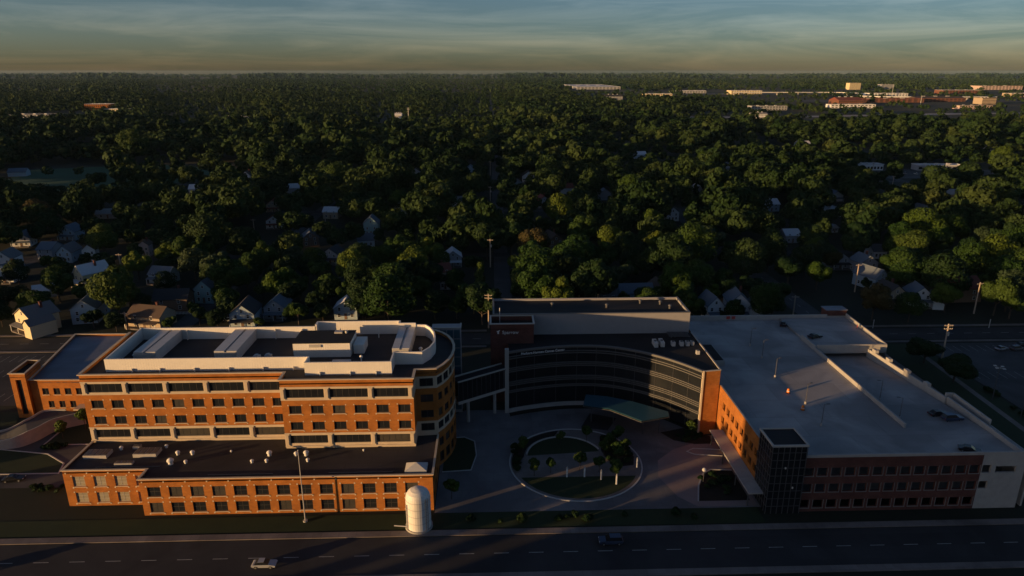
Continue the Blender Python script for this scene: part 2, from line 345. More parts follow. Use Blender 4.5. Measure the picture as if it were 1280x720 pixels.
# rooftop: white screen walls, ducts, plant box
mb = MB(); zb, zt = ZR-.05, 28.4
mb.strip([(-91.8, 170.3), (-90.5, 150.0), (-43.2, 150.0)], .4, zb, zt); mb.bar((-43.3, 150.2), (-43.3, 146.6), .36, zb, zt-.01)
mb.strip([(-43.5, 146.7), (-23.6, 146.7), (-23.6, 152.2), (-16.9, 152.2), (-15.2, 155.2), (-14.4, 158.6), (-14.5, 162), (-15.0, 165.4), (-16.2, 168.6), (-17.6, 170.6), (-20.2, 170.9)], .4, zb, zt-.02)
mb.bar((-91.9, 170.3), (-46.4, 170.3), .4, zb, zt-.03); mb.strip([(-46.4, 170.1), (-46.4, 174.9-2.4), (-24.6, 172.5), (-24.6, 170.7), (-20.2, 170.7)], .42, zb, zt+.5)
mb.build('roof_screen', 'white_panel', hosp)
mb = MB()
for x in (-84.5, -78, -70, -62, -54, -47): mb.box(x-.12, 149.3, zb, x+.12, 149.75, zb+.9)
for x in (-40, -33, -27): mb.box(x-.12, 146.0, zb, x+.12, 146.45, zb+.9)
for x in (-80, -66, -57, -50, -40, -30): mb.box(x-.1, 169.5, zb, x+.1, 170.05, zt-.6)
mb.build('screen_brace', 'white_metal', hosp)
for x0, x1, y0, y1 in ((-86.6, -81.4, 155.2, 169.9), (-67.4, -62.0, 155.2, 169.9), (-24.5, -20.3, 155.6, 170.3)):
    m_ = (x0+x1)/2
    d = MB().box(x0, y0, zb, m_-.3, y1, 27.9).box(m_+.3, y0, zb, x1, y1, 27.9).box(m_-.29, y0+.5, zb, m_+.29, y1, 27.5).build('duct', 'duct', hosp)
    MB().box(x0+.2, y0-.14, 26.1, x1-.2, y0-.01, 27.6).build('louvre', 'pale_steel', d)
pb = MB().box(-48.9, 157, zb, -35.0, 165.4, 28.85).build('plant_room', 'white_panel', hosp)
MB().box(-49.0, 156.9, 28.86, -34.9, 165.5, 29.05).build('roof', 'roof_dark', pb)
MB().box(-44.9, 156.78, 27.9, -42.0, 156.99, 28.6).build('louvre', 'pale_steel', pb)
MB().box(-40, 163, 29.06, -38, 164.2, 29.5).cyl(-37, 163.5, 29.06, 29.7, .4).build('roof_vent', 'pale_steel', pb)
MB().box(-34.6, 159, zb, -32.0, 164.5, 27.6).build('air_handler', 'white_panel', hosp)
for x, y, h in ((-56.5, 154.5, .9), (-57.6, 156.2, 1.1), (-55.2, 157.3, .8)): MB().box(x-.8, y-.6, zb, x+.8, y+.6, zb+h).cyl(x, y, zb+h, zb+h+.3, .45).build('condenser', 'duct', hosp)
for x, y in ((-85.3, 152), (-88.4, 153.4), (-88.0, 158), (-18, 160)): MB().lathe(x, y, [(.35, zb), (.35, zb+.7), (.55, zb+.8), (.4, zb+1.1), (.1, zb+1.2)], 10).build('roof_vent', 'white_metal', hosp)
MB().cyl(-31.3, 151.6, zb, zb+2.0, .16).lathe(-31.3, 151.6, [(.2, zb+2), (.42, zb+2.3), (.3, zb+2.7), (.05, zb+2.8)], 10).build('vent_stack', 'white_metal', hosp)
MB().box(-38.4, 150.6, zb, -34, 152.8, zb+1.2).box(-33.6, 150.8, zb, -32.4, 152.4, zb+.9).build('condenser', 'duct', hosp)
# bluish glazed stair wall behind the rounded end
st = MB(); st.box(-16.5, 175.0, 0, -8.6, 178.5, 25.6)
sw = st.build('stair_wing', 'grey_panel', hosp)
g = MB()
for i in range(4):
    for j in range(9): g.box(-16+1.85*i, 174.9, 1+2.7*j, -14.35+1.85*i, 174.99, 3.45+2.7*j)
g.build('window', 'teal_glass', sw); MB().strip([(-16.5, 175), (-8.6, 175), (-8.6, 178.5)], .4, 25.6, 25.85).build('coping', 'pale_frame', sw)

# ------------------------------------------------------------------ low two storey annex in front of it
low = thing('annex_building', 'long low orange brick annex with flat dark roof in front of the hospital block', 'building', (-55, 137, 0))
LZ = 9.0
a0, a1, a2, a3, a4 = (-94.6, 133.6), (-76.2, 133.6), (-76.2, 129.6), (-13.2, 129.6), (-13.2, 147.2)
h1 = [(1.9+4.55*i, 4.5+4.55*i, z, z+2.5) for i in range(4) for z in (5.0, .9) if 4.5+4.55*i < 18.4]
h2 = [(1.5+4.62*i, 4.3+4.62*i, z, z+2.4) for i in range(13) for z in (4.7, .8)]
h3 = [(2.0+4.4*i, 4.6+4.4*i, z, z+2.4) for i in range(3) for z in (4.7, .8)]
mb = MB(); zz = [(0, LZ, 0)]
wall(mb, a0, a1, zz, h1); wall(mb, a1, a2, zz, []); wall(mb, a2, a3, zz, h2); wall(mb, a3, a4, zz, h3); wall(mb, (-94.6, 146.2), a0, zz, [])
mb.build('brick_wall', 'brick', low)
MB().prism([a0, a1, a2, a3, (-13.2, 146.9), (-18.0, 146.9), (-18.0, 142.15), (-48.3, 142.15), (-48.3, 146.35), (-94.6, 146.35)], 8.3, 8.62, bottom=False).build('roof', 'roof', low)
MB().strip([(-94.6, 146.2), a0, a1, a2, a3, (-13.2, 146.8)], .5, LZ, LZ+.2).build('coping', 'stone', low)
windows(low, a0, a1, h1, 2, 3, 'pale_frame', 'blind_glass', sill=True); windows(low, a2, a3, h2, 2, 2, 'frame', 'glass', sill=True); windows(low, a3, a4, h3, 2, 1)
mb = MB()
for p, q, hs in ((a0, a1, h1), (a2, a3, h2)):
    for u0, u1, z0, z1 in hs:
        for u in (u0-.32, u1): mb.box(p[0]+u, p[1]-.05, z1, p[0]+u+.32, p[1]-.004, z1+.3); mb.box(p[0]+u, p[1]-.05, z0-.5, p[0]+u+.32, p[1]-.004, z0-.2)
    n = int((q[0]-p[0])/4.6)
    for i in range(n+1): mb.box(p[0]+.5+4.6*i, p[1]-.05, 8.2, p[0]+.8+4.6*i, p[1]-.004, 8.5)
mb.build('corner_stone', 'stone', low)
rz = 8.6
for x0, y0, x1, y1, h in ((-93.0, 138.9, -87.8, 141.8, .85), (-82.0, 139.2, -76.8, 142.2, .85), (-84.6, 136.0, -80.7, 137.2, .5), (-83.9, 142.9, -82.3, 144.1, .6)):
    u = MB().box(x0, y0, rz, x1, y1, rz+h).build('roof_unit', 'pale_steel', low)
    mb = MB(); n = int((x1-x0)/1.2)
    for i in range(n): mb.box(x0+.15+(x1-x0)/n*i, y0+.2, rz+h+.004, x0-.1+(x1-x0)/n*(i+1), y1-.2, rz+h+.1)
    mb.build('grille', 'steel', u)
for x, y, s_ in ((-86.4, 142.8, .55), (-76.3, 143.4, .5), (-72.3, 140.2, .62), (-69.0, 140.2, .62), (-72.2, 136.2, .9), (-69.0, 136.5, .5), (-54.2, 136.3, .5), (-51.2, 139.2, .75), (-51.0, 136.4, .5), (-45.1, 139, .6), (-42.8, 139, .75), (-41.8, 136.4, .5), (-30, 140.5, .3), (-60.5, 141, .3)):
    s_ *= .74; MB().lathe(x, y, [(s_*.8, rz), (s_*.8, rz+s_*1.2), (s_*1.15, rz+s_*1.3), (s_*1.1, rz+s_*1.7), (s_*.6, rz+s_*2.2), (.02, rz+s_*2.35)], 14).build('roof_vent', 'white_metal', low)
sk = MB().prism([(-19.4, 130.9), (-14.6, 130.9), (-14.6, 134.4), (-19.4, 134.4)], rz, rz+.5)
sk.face([(-19.4, 130.9, rz+.5), (-14.6, 130.9, rz+.5), (-17, 132.6, rz+1.7)]); sk.face([(-14.6, 130.9, rz+.5), (-14.6, 134.4, rz+.5), (-17, 132.6, rz+1.7)]); sk.face([(-14.6, 134.4, rz+.5), (-19.4, 134.4, rz+.5), (-17, 132.6, rz+1.7)]); sk.face([(-19.4, 134.4, rz+.5), (-19.4, 130.9, rz+.5), (-17, 132.6, rz+1.7)])
sk.build('skylight', 'duct', low)
for x in (-88, -62, -36): MB().tube((x, 131.2 if x > -76 else 135, rz+.25), (x+14, 131.2 if x > -76 else 135, rz+.25), .12).build('roof_pipe', 'steel', low)
tk = thing('storage_tank', 'white round-topped storage tank in front of the right end of the low annex', 'tank', (-15.9, 124.0, 0))
MB().lathe(-15.9, 124.0, [(2.6, .5), (2.6, 7.2), (2.5, 7.9), (2.15, 8.6), (1.5, 9.1), (.6, 9.35), (.02, 9.4)], 32).build('tank_shell', 'white_metal', tk)
mb = MB()
for z in (2.2, 3.9, 5.6, 7.2): mb.cyl(-15.9, 124.0, z-.06, z+.06, 2.64, n=32)
mb.build('seam_ring', 'duct', tk); MB().cyl(-15.9, 124.0, 0, .5, 2.9, n=24).build('plinth', 'concrete', tk)
mb = MB(); mb.tube((-14.1, 121.9, .5), (-14.1, 121.9, 8.1), .05).tube((-13.7, 122.2, .5), (-13.7, 122.2, 8.1), .05)
for i in range(18): mb.tube((-14.1, 121.9, .8+.4*i), (-13.7, 122.2, .8+.4*i), .025, n=5)
mb.build('ladder', 'steel', tk); MB().tube((-18.2, 122.4, .4), (-18.2, 122.4, 6.5), .12).tube((-18.2, 122.4, 1.2), (-21, 122.8, 1.2), .12).build('pipe', 'pale_steel', tk)
fp = thing('flag_pole', 'slim grey flag pole rising in front of the low annex roof', 'pole', (-40.6, 126.5, 0))
MB().cyl(-40.6, 126.5, .3, 17.2, .14, .07).lathe(-40.6, 126.5, [(.02, 17.2), (.16, 17.35), (.02, 17.5)], 8).build('pole', 'pale_steel', fp); MB().cyl(-40.6, 126.5, 0, .3, .5, n=14).build('plinth', 'concrete', fp)

# ------------------------------------------------------------------ left side wing with its slotted corner tower
wing = thing('side_wing_building', 'low orange brick wing with broad bluish flat roof and slotted corner tower', 'building', (-123, 190, 0))
w0, w1, w2, w3 = (-128.3, 176.6), (-98.0, 176.0), (-98.0, 211.0), (-135.4, 211.4)
WZ = 11.0
hw = [(3.0+3.1*i, 4.8+3.1*i, 6.6, 8.5) for i in range(4)] + [(15.3, 18.6, 6.6, 8.8)] + [(4.0+3.0*i, 5.6+3.0*i, 2.6, 4.6) for i in range(3)]
door_h = (14.0, 18.4, .05, 3.4)
mb = MB(); wall(mb, w0, w1, [(0, WZ, 0)], hw+[door_h]); wall(mb, w1, w2, [(0, WZ, 0)], []); wall(mb, w2, w3, [(0, WZ, 0)], []); wall(mb, w3, w0, [(0, WZ, 0)], [(6+6*i, 8.4+6*i, z, z+2) for i in range(5) for z in (2.6, 6.6)])
mb.build('brick_wall', 'brick', wing)
MB().prism([w0, w1, w2, w3], WZ-.9, WZ-.6, bottom=False).build('roof', 'roof_blue', wing)
MB().strip([w0, w1, w2, w3], .55, WZ, WZ+.18, closed=True).build('coping', 'stone', wing)
windows(wing, w0, w1, hw, 2, 1, sill=True); windows(wing, w3, w0, [(6+6*i, 8.4+6*i, z, z+2) for i in range(5) for z in (2.6, 6.6)], 2, 1)
dm = MB(); dm.box(-114.2, 176.45, .05, -112.15, 176.55, 3.3).box(-112.05, 176.45, .05, -110.0, 176.55, 3.3); dm.build('door', 'glass', wing)
MB().box(-115.4, 172.6, 3.5, -108.8, 176.0, 3.85).build('door_canopy', 'stone', wing)
t0, t1, t2, t3 = (-132.6, 175.6), (-128.35, 175.5), (-129.9, 184.6), (-133.4, 184.8)
mb = MB(); wall(mb, t0, t1, [(0, 13.4, 0)], [(1.35, 2.95, 1.0, 11.6)], .5); wall(mb, t1, t2, [(0, 13.4, 0)], []); wall(mb, t2, t3, [(0, 13.4, 0)], []); wall(mb, t3, t0, [(0, 13.4, 0)], [])
tw = mb.build('corner_tower', 'brick', wing); MB().prism([t0, t1, t2, t3], 12.2, 12.4, bottom=False).build('roof', 'roof_dark', tw)
MB().strip([t0, t1, t2, t3], .5, 13.4, 13.6, closed=True).build('coping', 'stone', tw); MB().box(-131.3, 176.0, 1, -129.6, 176.1, 11.6).build('window', 'glass', tw)
# ------------------------------------------------------------------ curved glass clinic
clin = thing('clinic_building', 'dark curved glass clinic with brick sign tower and pale rear screen wall behind the plaza', 'building', (30, 185, 0))
ctrl = [(4.6, 174.6), (10.0, 176.5), (18.2, 178.3), (26.0, 178.7), (33.0, 177.7), (40.0, 174.6), (46.4, 169.9), (51.0, 165.1), (54.6, 160.4)]
def smooth(pts, n):
    out = []
    for i in range(len(pts)-1):
        p = [Vector(pts[max(0, min(len(pts)-1, i+j))]) for j in (-1, 0, 1, 2)]
        for t in range(n):
            u = t/n; out.append(tuple(.5*((2*p[1])+(p[2]-p[0])*u+(2*p[0]-5*p[1]+4*p[2]-p[3])*u*u+(3*p[1]-p[0]-3*p[2]+p[3])*u**3)))
    return out+[tuple(pts[-1])]
ARC = smooth(ctrl, 4)
CZ = 18.4
def off(pts, q):
    r = []
    for i, p in enumerate(pts):
        a, b = Vector(pts[max(0, i-1)]), Vector(pts[min(len(pts)-1, i+1)]); d = (b-a).normalized(); r.append((p[0]+d.y*q, p[1]-d.x*q))   # towards the plaza
    return r
mb = MB()
for a, b in zip(ARC, ARC[1:]): mb.face([(a[0], a[1], 1.0), (b[0], b[1], 1.0), (b[0], b[1], CZ-.3), (a[0], a[1], CZ-.3)])
cw = mb.build('curtain_wall', 'curtain_glass', clin)
mb = MB(); O1 = off(ARC, .06)
for p in O1[2:-1:3]: mb.box(p[0]-.05, p[1]-.05, 1.0, p[0]+.05, p[1]+.05, CZ-.3)
mb.build('mullion', 'steel', cw)
for zs in ((17.0, 16.35), (13.5, 12.95, 12.4), (9.3, 8.75, 8.2), (6.6, 6.1)):
    mb = MB()
    for z in zs: mb.strip(off(ARC, .22), .4, z, z+.2)
    mb.build('sun_louvre', 'louvre_metal', clin)
MB().strip(off(ARC, .02), .7, CZ-.3, CZ+.25).build('coping', 'louvre_metal', clin)
MB().strip(off(ARC, .12)[:24], .5, 0, 1.15).build('plinth', 'concrete', clin)
MB().box(3.5, 174.0, 0, 4.6, 175.3, CZ+1.0).build('end_post', 'pale_frame', clin)
# brick end facing the garage
mb = MB(); e0, e1 = (54.9, 160.2), (59.4, 161.0)
wall(mb, e0, e1, [(0, CZ, 0)], []); wall(mb, e1, (59.4, 203), [(0, CZ, 0)], []); wall(mb, (59.4, 203), (0, 203), [(0, CZ, 0)], []); wall(mb, (0, 203), (0, 188), [(0, CZ, 0)], [])
wall(mb, (4.5, 181.3), (4.5, 174.9), [(0, CZ, 0)], [])
mb.build('brick_wall', 'brick', clin)
MB().prism([(54.45, 160.0), (54.88, 160.0), (54.88, 160.9), (54.45, 160.9)], 0, CZ+.24).build('corner_strip', 'stone', clin)
MB().strip([(54.9, 160.3), (59.3, 161.05), (59.3, 187.9)], .4, CZ+.004, CZ+.24).build('coping', 'pale_frame', clin)
MB().prism([(4.6, 175), *[(p[0], p[1]+.1) for p in ARC], (59.2, 161.1), (59.2, 188.2), (4.6, 188.2)], CZ-.45, CZ-.15, bottom=False).build('roof', 'roof_dark', clin)
mb = MB(); mb.box(.3, 188.2, CZ-.3, 58.6, 188.6, 24.6); mb.box(.3, 188.6, 0.1, .7, 202.6, 24.6); mb.box(58.2, 188.6, CZ-.3, 58.6, 202.6, 24.6); mb.box(.3, 202.6, .1, 58.6, 203.0, 24.6)
rs = mb.build('rear_screen', 'grey_panel', clin)
MB().box(.72, 188.62, 23.6, 58.18, 202.58, 23.9).build('roof', 'roof_dark', rs)
MB().strip([(.5, 202.8), (.5, 188.4), (58.4, 188.4), (58.4, 202.8)], .55, 24.6, 24.8).build('coping', 'louvre_metal', rs)
for x, y in ((18.5, 197), (35, 195.4), (52, 198), (54, 194), (46, 199)): MB().lathe(x, y, [(.35, 23.9), (.35, 24.7), (.6, 24.8), (.4, 25.2), (.05, 25.3)], 9).build('roof_vent', 'steel', rs)
# sign tower
mb = MB(); q0, q1, q2, q3 = (-.4, 181.3), (11.9, 181.3), (11.9, 188.15), (-.4, 188.15)
for a, b in ((q0, q1), (q1, q2), (q2, q3), (q3, q0)): wall(mb, a, b, [(0, 24.2, 0)], [])
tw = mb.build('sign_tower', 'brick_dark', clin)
MB().prism([q0, q1, q2, q3], 22.6, 22.8, bottom=False).build('roof', 'roof_dark', tw); MB().strip([q0, q1, q2, q3], .55, 24.2, 24.45, closed=True).build('coping', 'pale_frame', tw)
MB().cyl(2.3, 186.3, 22.8, 27.4, .12).build('mast', 'pale_steel', tw)
def text(body, size, name, parent, loc, rot, matn, depth=.08):
    c = bpy.data.curves.new(name, 'FONT'); c.body = body; c.size = size; c.extrude = depth; c.align_x = 'LEFT'
    t = bpy.data.objects.new(name, c); COL.objects.link(t)
    me = bpy.data.meshes.new_from_object(t.evaluated_get(bpy.context.evaluated_depsgraph_get())); bpy.data.objects.remove(t); bpy.data.curves.remove(c)
    me.materials.clear(); me.materials.append(M[matn])
    o = bpy.data.objects.new(name, me); COL.objects.link(o); o.parent = parent; o.location = loc; o.rotation_euler = rot
    if parent.type == 'EMPTY': o.matrix_parent_inverse = Matrix.Translation(-parent.location)
    return o
lt = text('Sparrow', 1.35, 'sign_lettering', tw, (2.9, 181.18, 21.3), (R(90), 0, 0), 'sign_white')
mb = MB(); mb.box(1.55, 181.15, 21.3, 2.0, 181.28, 22.1).face([(1.3, 181.16, 22.1), (2.35, 181.16, 22.55), (1.75, 181.16, 21.5)]); mb.build('sign_emblem', 'sign_white', tw)
# long lettering along the top of the glass
pa, pb = Vector((8.0, 175.15)), Vector((20.4, 177.9)); dv = pb-pa; an = math.atan2(dv.y, dv.x)
lt = text('Herbert-Herman Cancer Center', 1.0, 'sign_lettering', clin, (pa.x, pa.y, 17.35), (R(90), 0, an), 'sign_white')
lt.scale.x = dv.length/max(.1, lt.dimensions.x); lt.scale.x = min(max(lt.scale.x, .5), 1.6)
# roof plant
for x, y, sx, sy, h in ((46.3, 178.8, .55, 1.7, 1.2), (48.2, 179.1, .55, 1.7, 1.2), (51.4, 178.6, .5, .8, 1), (53.8, 178.6, .5, .8, 1), (55.5, 178.6, .5, .8, 1), (57.0, 179, .4, .7, .9), (56.6, 172.2, .45, .45, .9)):
    u = MB().box(x-sx, y-sy, CZ-.15, x+sx, y+sy, CZ+h).build('roof_unit', 'duct', clin); MB().cyl(x, y, CZ+h+.004, CZ+h+.2, min(sx, sy)*.75, n=12).build('fan', 'steel', u)
mb = MB()
for i in range(5): mb.tube((52+i*1.2, 183+.4*i, CZ+.5), (53.5+i*1.1, 187, CZ+.5), .18).tube((51.5, 183.5+.8*i, CZ+.7), (57.5, 183.2+.8*i, CZ+.7), .14)
mb.build('roof_pipe', 'steel', clin)
# ------------------------------------------------------------------ glass skywalk
sky_w = thing('skywalk', 'dark glazed two level skywalk bridging the hospital block and the curved clinic', 'footbridge', (-3, 171, 0))
p, q = Vector((-10.2, 167.2)), Vector((3.6, 176.2)); d = (q-p).normalized(); n = Vector((-d.y, d.x))
mb = MB().bar(p, q, 3.8, 13.3, 13.55); mb.build('roof', 'roof_dark', sky_w)
MB().bar(p-n*1.8, q-n*1.8, .3, 13.56, 13.9).bar(p+n*1.8, q+n*1.8, .3, 13.56, 13.9).build('coping', 'pale_frame', sky_w)
MB().bar(p, q, 3.9, 7.1, 7.9).build('floor_slab', 'pale_frame', sky_w)
MB().bar(p-n*1.7, q-n*1.7, .12, 7.91, 13.29).bar(p+n*1.7, q+n*1.7, .12, 7.91, 13.29).build('window', 'curtain_glass', sky_w)
mb = MB()
for i in range(12):
    c = p+(q-p)*(i/11)*.98+d*.1
    for s_ in (-1.78, 1.78): mb.bar(c+n*s_-d*.05, c+n*s_+d*.05, .1, 7.91, 13.29)
mb.build('mullion', 'steel', sky_w)
for f in (.25, .78): c = p+(q-p)*f; MB().cyl(c.x, c.y, 0, 7.09, .45, n=12).build('column', 'concrete', sky_w)

# ------------------------------------------------------------------ entrance canopy of teal glass
can = thing('entrance_canopy', 'long teal glass entrance canopy on posts in front of the curved clinic', 'canopy', (36, 166, 0))
cp = [(24.6, 166.6), (31.5, 164.2), (38.6, 157.4), (46.4, 159.8), (46.8, 162.2), (38.4, 168.4), (32, 171.6), (26.2, 173.0)]
MB().prism(cp, 5.9, 6.04).build('glass_roof', 'teal_glass', can)
mb = MB()
for a, b in zip(cp, cp[1:]+cp[:1]): mb.bar(a, b, .18, 5.55, 5.69)
for a, b in ((0, 7), (1, 6), (2, 5)): mb.bar(cp[a], cp[b], .16, 5.5, 5.66)
mb.build('roof_frame', 'steel', can)
for x, y in ((27.2, 168.4), (33, 166.2), (40.0, 161.2), (44.4, 161.6)): MB().cyl(x, y, .02, 5.55, .14, n=10).build('post', 'steel', can)

# ------------------------------------------------------------------ parking garage
gar = thing('parking_garage', 'wide parking garage with bare grey rooftop deck, sunken side ramp and brick facades', 'parking garage', (88, 168, 0))
GD, GP = 12.4, 13.45
gs0, gs1, gs2 = (59.7, 126.5), (106.2, 126.5), (115.9, 126.5)
gh = [(7.3+3.05*i, 9.5+3.05*i, z, z+1.95) for i in range(13) for z in (9.0, 5.0, 1.0)]
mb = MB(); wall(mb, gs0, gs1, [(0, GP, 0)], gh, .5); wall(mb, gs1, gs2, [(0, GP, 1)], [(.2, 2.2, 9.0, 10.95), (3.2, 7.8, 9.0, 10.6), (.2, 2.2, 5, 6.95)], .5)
gw = [(4.0+3.2*i, 6.0+3.2*i, z, z+1.9) for i in range(10) for z in (9.0, 5.2)] + [(4.0+3.2*i, 6.4+3.2*i, .6, 3.0) for i in range(10)]
wall(mb, (59.7, 162), (59.7, 126.5), [(0, GP+.6, 2)], [h for h in gw if h[1] < 35], .5)
wall(mb, (59.7, 214.5), (59.7, 203.1), [(0, GP, 1)], [])
wall(mb, (120.2, 214.5), (59.7, 214.5), [(0, GP, 1)], [(3+5*i, 7+5*i, z, z+1.6) for i in range(11) for z in (5, 8.8)], .5)
ez = [(0, GP-.02, 1)]
wall(mb, gs2, (115.9, 154.0), ez, [(2+4.2*i, 5.2+4.2*i, z, z+1.5) for i in range(6) for z in (5, 8.8)], .5)
wall(mb, (113.2, 186.5), (118.6, 186.5), [(0, 9.3, 1), (12.2, 14.3, 1)], []); wall(mb, (118.6, 186.5), (120.2, 214.5), [(0, 14.3, 1)], [])
mb.build('outer_wall', ['brick_dark', 'concrete', 'brick'], gar)  # light put into colour: sunlit west face brighter brick, shaded south face darker
for zr in (9.0, 5.0, 1.0):
  mb = MB()
  for u0, u1, z0, z1 in gh:
    if z0 != zr: continue
    x = 59.7+u0; mb.box(x-.16, 126.42, z0-.2, x+u1-u0+.16, 126.496, z0-.02).box(x-.14, 126.44, z0-.016, x-.01, 126.496, z1+.1).box(x+u1-u0+.01, 126.44, z0-.016, x+u1-u0+.14, 126.496, z1+.1)
  mb.build('opening_trim', 'louvre_trim', gar)
MB().prism([(60.1, 126.9), (97.0, 126.9), (97.0, 214.1), (60.1, 214.1)], GD-.4, GD).build('roof_deck', 'deck', gar)
MB().box(97.001, 126.9, GD-.41, 115.5, 139.0, GD-.004).build('roof_deck', 'deck', gar)
MB().prism([(97.2, 187.2), (118.4, 187.2), (119.9, 214.1), (97.2, 214.1)], 12.2, 13.0).build('upper_deck', 'deck', gar)
rp = MB(); rp.prism([(97.002, 139.002), (115.5, 139.002), (114.3, 165), (97.002, 165)], [11.9, 11.9, 10.9, 10.9], [GD-.005, GD-.005, 11.4, 11.4]).prism([(97.002, 165.001), (114.3, 165.001), (113.1, 213), (97.002, 213)], [10.4, 10.4, 8.0, 8.0], [11.399, 11.399, 8.9, 8.9])
rp.build('ramp', 'ramp_deck', gar)
MB().strip([(59.95, 161.2), (59.95, 126.75), (115.65, 126.75)], .36, GD+.01, GP+.62).build('parapet', 'concrete', gar)
MB().bar((60.1, 214.2), (113.5, 214.2), .5, GD+.01, GP+.6).bar((59.9, 203.2), (59.9, 214), .4, GD+.01, GP).build('parapet', 'concrete', gar)
MB().bar((97.1, 140.5), (97.1, 187), .45, [11.6, 8.9], [13.5, 13.5]).build('ramp_divider', 'concrete', gar)
MB().bar((97.1, 187.01), (97.1, 196.5), .45, GD+.01, 14.0).bar((97.4, 187.0), (118.6, 187.0), .4, 11.6, 14.35).bar((118.7, 187.2), (120.0, 214), .4, 13.01, 14.35).build('upper_parapet', 'concrete', gar)
MB().strip([(115.7, 126.9), (116.0, 153.8)], .45, GD-.3, GP+.05).build('side_parapet', 'concrete', gar)
MB().bar((115.6, 153.8), (113.2, 187), .5, [8, 0], [13.3, 13.0]).build('side_parapet', 'concrete', gar)
mb = MB()
for y in (161.5, 169.5, 177.5, 184): x = 115.3-(y-153.8)*.072+.6; mb.box(x-.5, y-.9, 0, x+.5, y+.9, 13.9)
mb.build('buttress', 'concrete', gar)
MB().bar((118.3, 155.5), (117.9, 141), .4, 0, 13.9).bar((117.9, 140.6), (117.6, 127), .4, 0, 12.6).box(116.3, 155.0, 0, 118.5, 155.5, 13.9).build('stair_wall', 'concrete', gar)
for z in (3.1, 6.9): MB().box(60.3, 127.1, z, 112.8, 213.8, z+.35).build('floor_slab', 'concrete', gar)
hb = MB(); hb.box(62.0, 177.3, GD-.02, 66.3, 189.3, 13.9); hb = hb.build('stair_head', 'concrete', gar); MB().box(62.2, 177.6, 13.905, 66.0, 189.1, 14.0).build('roof', 'roof_dark', hb)
lh = MB().box(113.6, 214.8, 0, 120.4, 218.6, 15.2).build('lift_head', 'brick_dark', gar); MB().box(113.3, 214.6, 15.205, 120.7, 218.9, 15.5).build('roof', 'roof_blue', lh)
cv = MB().box(56.2, 128.0, 3.6, 59.6, 156.0, 3.9).build('walkway_canopy', 'concrete', gar)
for y in (129, 137, 146, 155): MB().cyl(56.6, y, 0, 3.6, .15).build('post', 'steel', cv)
# dark glass stair tower at the garage corner
twr = thing('stair_tower', 'dark glass stair tower with flat black roof at the near garage corner', 'tower', (63.2, 131, 0))
x0, x1, y0, y1 = 59.4, 66.9, 125.9, 133.2
MB().box(x0+.1, y0+.1, 0, x1-.1, y1-.1, 16.6).build('curtain_wall', 'curtain_glass', twr)
mb = MB()
for i in range(7): x = x0+(x1-x0)*i/6; mb.box(x-.07, y0, 0, x+.07, y0+.096, 16.6)
for i in range(7): y = y0+(y1-y0)*i/6; mb.box(x0, max(y-.07, y0+.1), 0, x0+.096, y+.07, 16.6)
for z in (1.9, 3.8, 5.7, 7.6, 9.5, 11.4, 13.3, 15.1): mb.box(x0+.02, y0+.015, z-.06, x1, y0+.095, z+.06); mb.box(x0+.015, y0+.1, z-.06, x0+.095, y1, z+.06)
mb.build('mullion', 'steel', twr)
MB().box(x0+.2, y0+.2, 16.605, x1-.2, y1-.2, 16.8).build('roof', 'roof_dark', twr); MB().strip([(x0, y0), (x1, y0), (x1, y1), (x0, y1)], .35, 16.6, 17.05, closed=True).build('coping', 'pale_frame', twr)
for x, z in ((62.6, 11.3), (64.7, 6.4)): MB().cyl(x, y0-.06, z, z+.34, .17).build('wall_lamp', 'globe', twr)
# ------------------------------------------------------------------ unseen brick blocks added west of the frame, shaped to shade plaza and deck
def block(name, label, corner, ln, wd, h):
    """building lying along the sun's direction; corner is its front left one seen from behind the camera."""
    u = Vector((math.cos(SUN_AZ), math.sin(SUN_AZ))); n = Vector((-u.y, u.x)); c0 = Vector(corner)
    c = [c0-u*ln-n*wd, c0-n*wd, c0, c0-u*ln]; t = thing(name, label, 'building', (c0.x, c0.y, 0)); m = MB()
    for a, b in ((0, 1), (1, 2), (2, 3), (3, 0)):
        L_ = (c[b]-c[a]).length; hs = [(2+5*i, 5+5*i, z, z+2) for i in range(int((L_-4)/5)) for z in np.arange(1.5, h-3, 4.2)] if a in (1, 2) else []
        wall(m, c[a], c[b], [(0, h, 0)], hs)
    m.build('brick_wall', 'brick', t); q = [p+(sum(c, Vector((0, 0)))/4-p)*.02 for p in c]
    MB().prism(q, h-1, h-.7).build('roof', 'roof', t); MB().prism([p+(sum(c, Vector((0, 0)))/4-p)*.05 for p in c], .1, h-1.1).build('window', 'glass', t); MB().strip(c, .5, h, h+.2, closed=True).build('coping', 'stone', t)
block('tall_shade_block', 'tall unseen brick block added west of the annex to shade plaza and deck', (-152.2, 42.0), 60, 120, 46)
block('slim_shade_block', 'left one of two slim unseen brick blocks added west of the annex to shape the sunlight', (-160, 52.2), 44, 3.6, 24.5)  # added pair, set apart so a stripe of sun reaches the plaza
block('slim_shade_block', 'right one of two slim unseen brick blocks added west of the annex to shape the sunlight', (-157.6, 46.6), 44, 3.4, 23.0)
